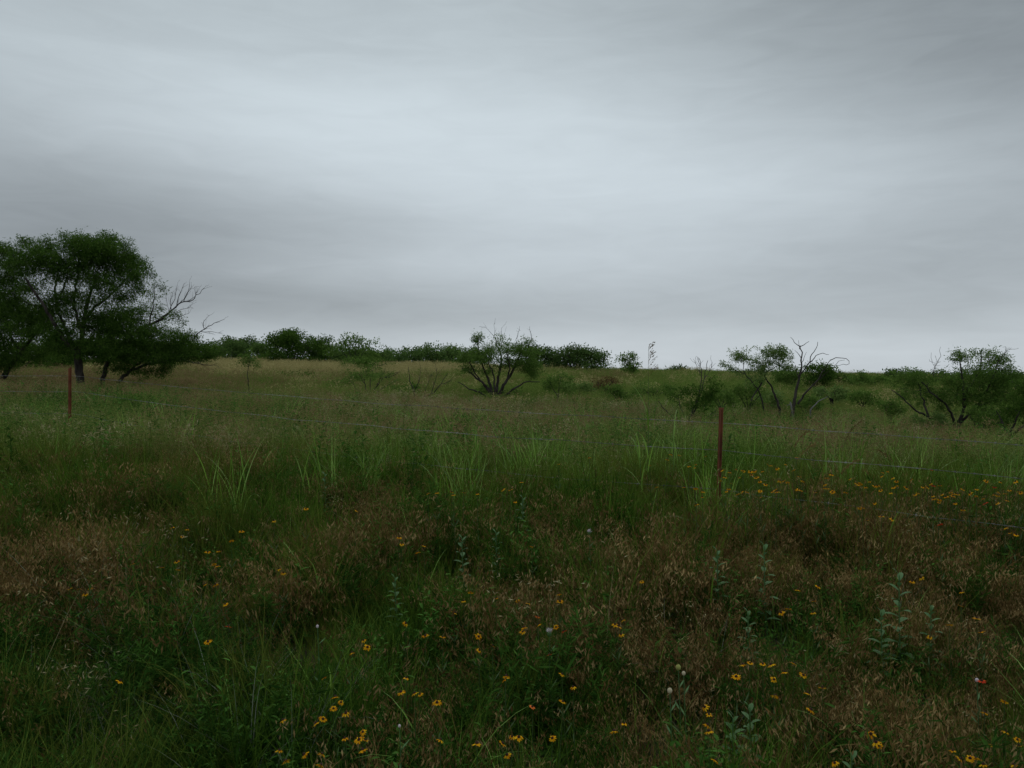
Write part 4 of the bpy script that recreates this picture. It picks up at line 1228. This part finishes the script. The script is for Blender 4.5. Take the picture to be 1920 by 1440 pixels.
# ------------------------------------------------------------------ sky, sun, camera
def sky():
    w = bpy.data.worlds.new('World'); S.world = w; w.use_nodes = True
    nt = w.node_tree; N, L = nt.nodes, nt.links; N.clear()
    out = N.new('ShaderNodeOutputWorld')
    tc = N.new('ShaderNodeTexCoord')
    sep = N.new('ShaderNodeSeparateXYZ'); L.new(tc.outputs['Generated'], sep.inputs[0])

    def mth(op, a, b=None, c=None):
        n = N.new('ShaderNodeMath'); n.operation = op
        for i, v in enumerate((a, b, c)):
            if v is None: continue
            if isinstance(v, (int, float)): n.inputs[i].default_value = v
            else: L.new(v, n.inputs[i])
        return n.outputs[0]
    az = mth('ARCTAN2', sep.outputs[0], sep.outputs[1])
    el = mth('ARCSINE', sep.outputs[2])
    # soft cloud masses at their bearings and heights
    val = None

    def lump(pxx, pyy, rx, ry, amp, rot=0.0):
        nonlocal val
        a0 = math.atan((pxx - 960) / F); e0 = math.atan((HY - pyy) / F * math.cos(a0))
        dx = mth('SUBTRACT', az, a0); dy = mth('SUBTRACT', el, e0)
        c, s = math.cos(rot), math.sin(rot)
        u = mth('DIVIDE', mth('ADD', mth('MULTIPLY', dx, c), mth('MULTIPLY', dy, s)), rx / F)
        v = mth('DIVIDE', mth('SUBTRACT', mth('MULTIPLY', dy, c), mth('MULTIPLY', dx, s)), ry / F)
        r2 = mth('ADD', mth('MULTIPLY', u, u), mth('MULTIPLY', v, v))
        g = mth('MULTIPLY', mth('EXPONENT', mth('MULTIPLY', r2, -.5)), amp)
        val = g if val is None else mth('ADD', val, g)
    for a in SKY_LUMPS: lump(*a[:4], a[4] * .92, *a[5:])
    # streaks: layered noise stretched along the cloud bands
    cmb = N.new('ShaderNodeCombineXYZ'); L.new(mth('MULTIPLY', az, 1.5), cmb.inputs[0])
    L.new(mth('MULTIPLY', el, 8.5), cmb.inputs[1]); L.new(mth('MULTIPLY', az, 1.0), cmb.inputs[2])
    mp = N.new('ShaderNodeMapping'); mp.inputs['Rotation'].default_value = (0, 0, -.14); L.new(cmb.outputs[0], mp.inputs[0])
    n1 = N.new('ShaderNodeTexNoise'); n1.inputs['Scale'].default_value = 1.7; n1.inputs['Detail'].default_value = 4; n1.inputs['Roughness'].default_value = .5
    n1.inputs['Distortion'].default_value = .5
    L.new(mp.outputs[0], n1.inputs['Vector'])
    val = mth('ADD', val, mth('MULTIPLY', mth('SUBTRACT', n1.outputs['Fac'], .5), SKY_NOISE))
    n2 = N.new('ShaderNodeTexNoise'); n2.inputs['Scale'].default_value = 5.5; n2.inputs['Detail'].default_value = 5; n2.inputs['Roughness'].default_value = .55
    n2.inputs['Distortion'].default_value = .8
    L.new(mp.outputs[0], n2.inputs['Vector'])
    val = mth('ADD', val, mth('MULTIPLY', mth('SUBTRACT', n2.outputs['Fac'], .5), .06))
    val = mth('ADD', val, SKY_BASE)
    val = mth('MAXIMUM', val, .05)
    # colour drifts from cool grey high up to a faintly mauve grey low down
    cr = N.new('ShaderNodeValToRGB')
    cr.color_ramp.elements[0].position = 0.0; cr.color_ramp.elements[0].color = (.895, .985, 1.058, 1)
    cr.color_ramp.elements[1].position = .45; cr.color_ramp.elements[1].color = (.872, .990, 1.048, 1)
    L.new(el, cr.inputs['Fac'])
    mul = N.new('ShaderNodeVectorMath'); mul.operation = 'SCALE'
    L.new(cr.outputs['Color'], mul.inputs[0]); L.new(val, mul.inputs['Scale'])
    bg = N.new('ShaderNodeBackground'); L.new(mul.outputs[0], bg.inputs['Color']); bg.inputs['Strength'].default_value = 1.0
    st = N.new('ShaderNodeTexSky'); st.sky_type = 'NISHITA'; st.sun_disc = False
    st.sun_elevation = R(SUN_EL); st.sun_rotation = R(SUN_AZ)
    bs = N.new('ShaderNodeBackground'); bs.inputs['Strength'].default_value = .06; L.new(st.outputs[0], bs.inputs['Color'])
    mx = N.new('ShaderNodeMixShader'); mx.inputs['Fac'].default_value = .96      # near-total cloud cover over the clear sky
    L.new(bs.outputs[0], mx.inputs[1]); L.new(bg.outputs[0], mx.inputs[2])
    L.new(mx.outputs[0], out.inputs['Surface'])


SUN_EL, SUN_AZ = 55.0, 8.0
SKY_BASE, SKY_NOISE = .368, .07
SKY_LUMPS = [(1080, 270, 430, 110, .095, .10), (420, 190, 360, 75, .09, .0), (1350, 370, 450, 60, .06, .1), (20, 340, 270, 110, -.12), (560, 440, 380, 50, -.10, .0), (230, 550, 440, 60, -.12),
             (1900, 40, 420, 200, -.21, -.2), (980, 490, 360, 36, .06), (1640, 500, 320, 55, -.05), (1250, 655, 700, 34, .05), (700, 580, 520, 28, -.03), (1400, 600, 380, 20, -.03),
             (100, 20, 260, 90, -.03), (1000, 30, 500, 60, -.01), (1750, 320, 260, 70, .02)]
sky()
sl = bpy.data.lights.new('sun', 'SUN'); sl.energy = .5; sl.angle = R(60); sl.color = (1, .97, .93)
so = bpy.data.objects.new('sun', sl); C.objects.link(so)
# sky rotation 0 is +Y (ahead); the brightest cloud lies ahead and high
dv = Vector((math.sin(R(SUN_AZ)) * math.cos(R(SUN_EL)), math.cos(R(SUN_AZ)) * math.cos(R(SUN_EL)), math.sin(R(SUN_EL))))
so.rotation_euler = dv.to_track_quat('Z', 'Y').to_euler(); so.location = (0, 0, 40)

cam = bpy.data.cameras.new('camera'); co = bpy.data.objects.new('camera', cam); C.objects.link(co)
cam.sensor_width = 36; cam.lens = F / 1920 * 36; cam.clip_start = .05; cam.clip_end = 3000
co.location = (0, 0, E)
co.rotation_euler = (R(90) - math.atan((720 - HY) / F), 0, 0)
S.camera = co
S.view_settings.view_transform = 'Standard'; S.view_settings.look = 'None'; S.view_settings.gamma = 1
S.view_settings.exposure = 0.58
S.render.film_transparent = False
S.cycles.max_bounces = 6; S.cycles.diffuse_bounces = 3; S.cycles.transmission_bounces = 4; S.cycles.glossy_bounces = 2; S.cycles.transparent_max_bounces = 4
print('flowers', nf)
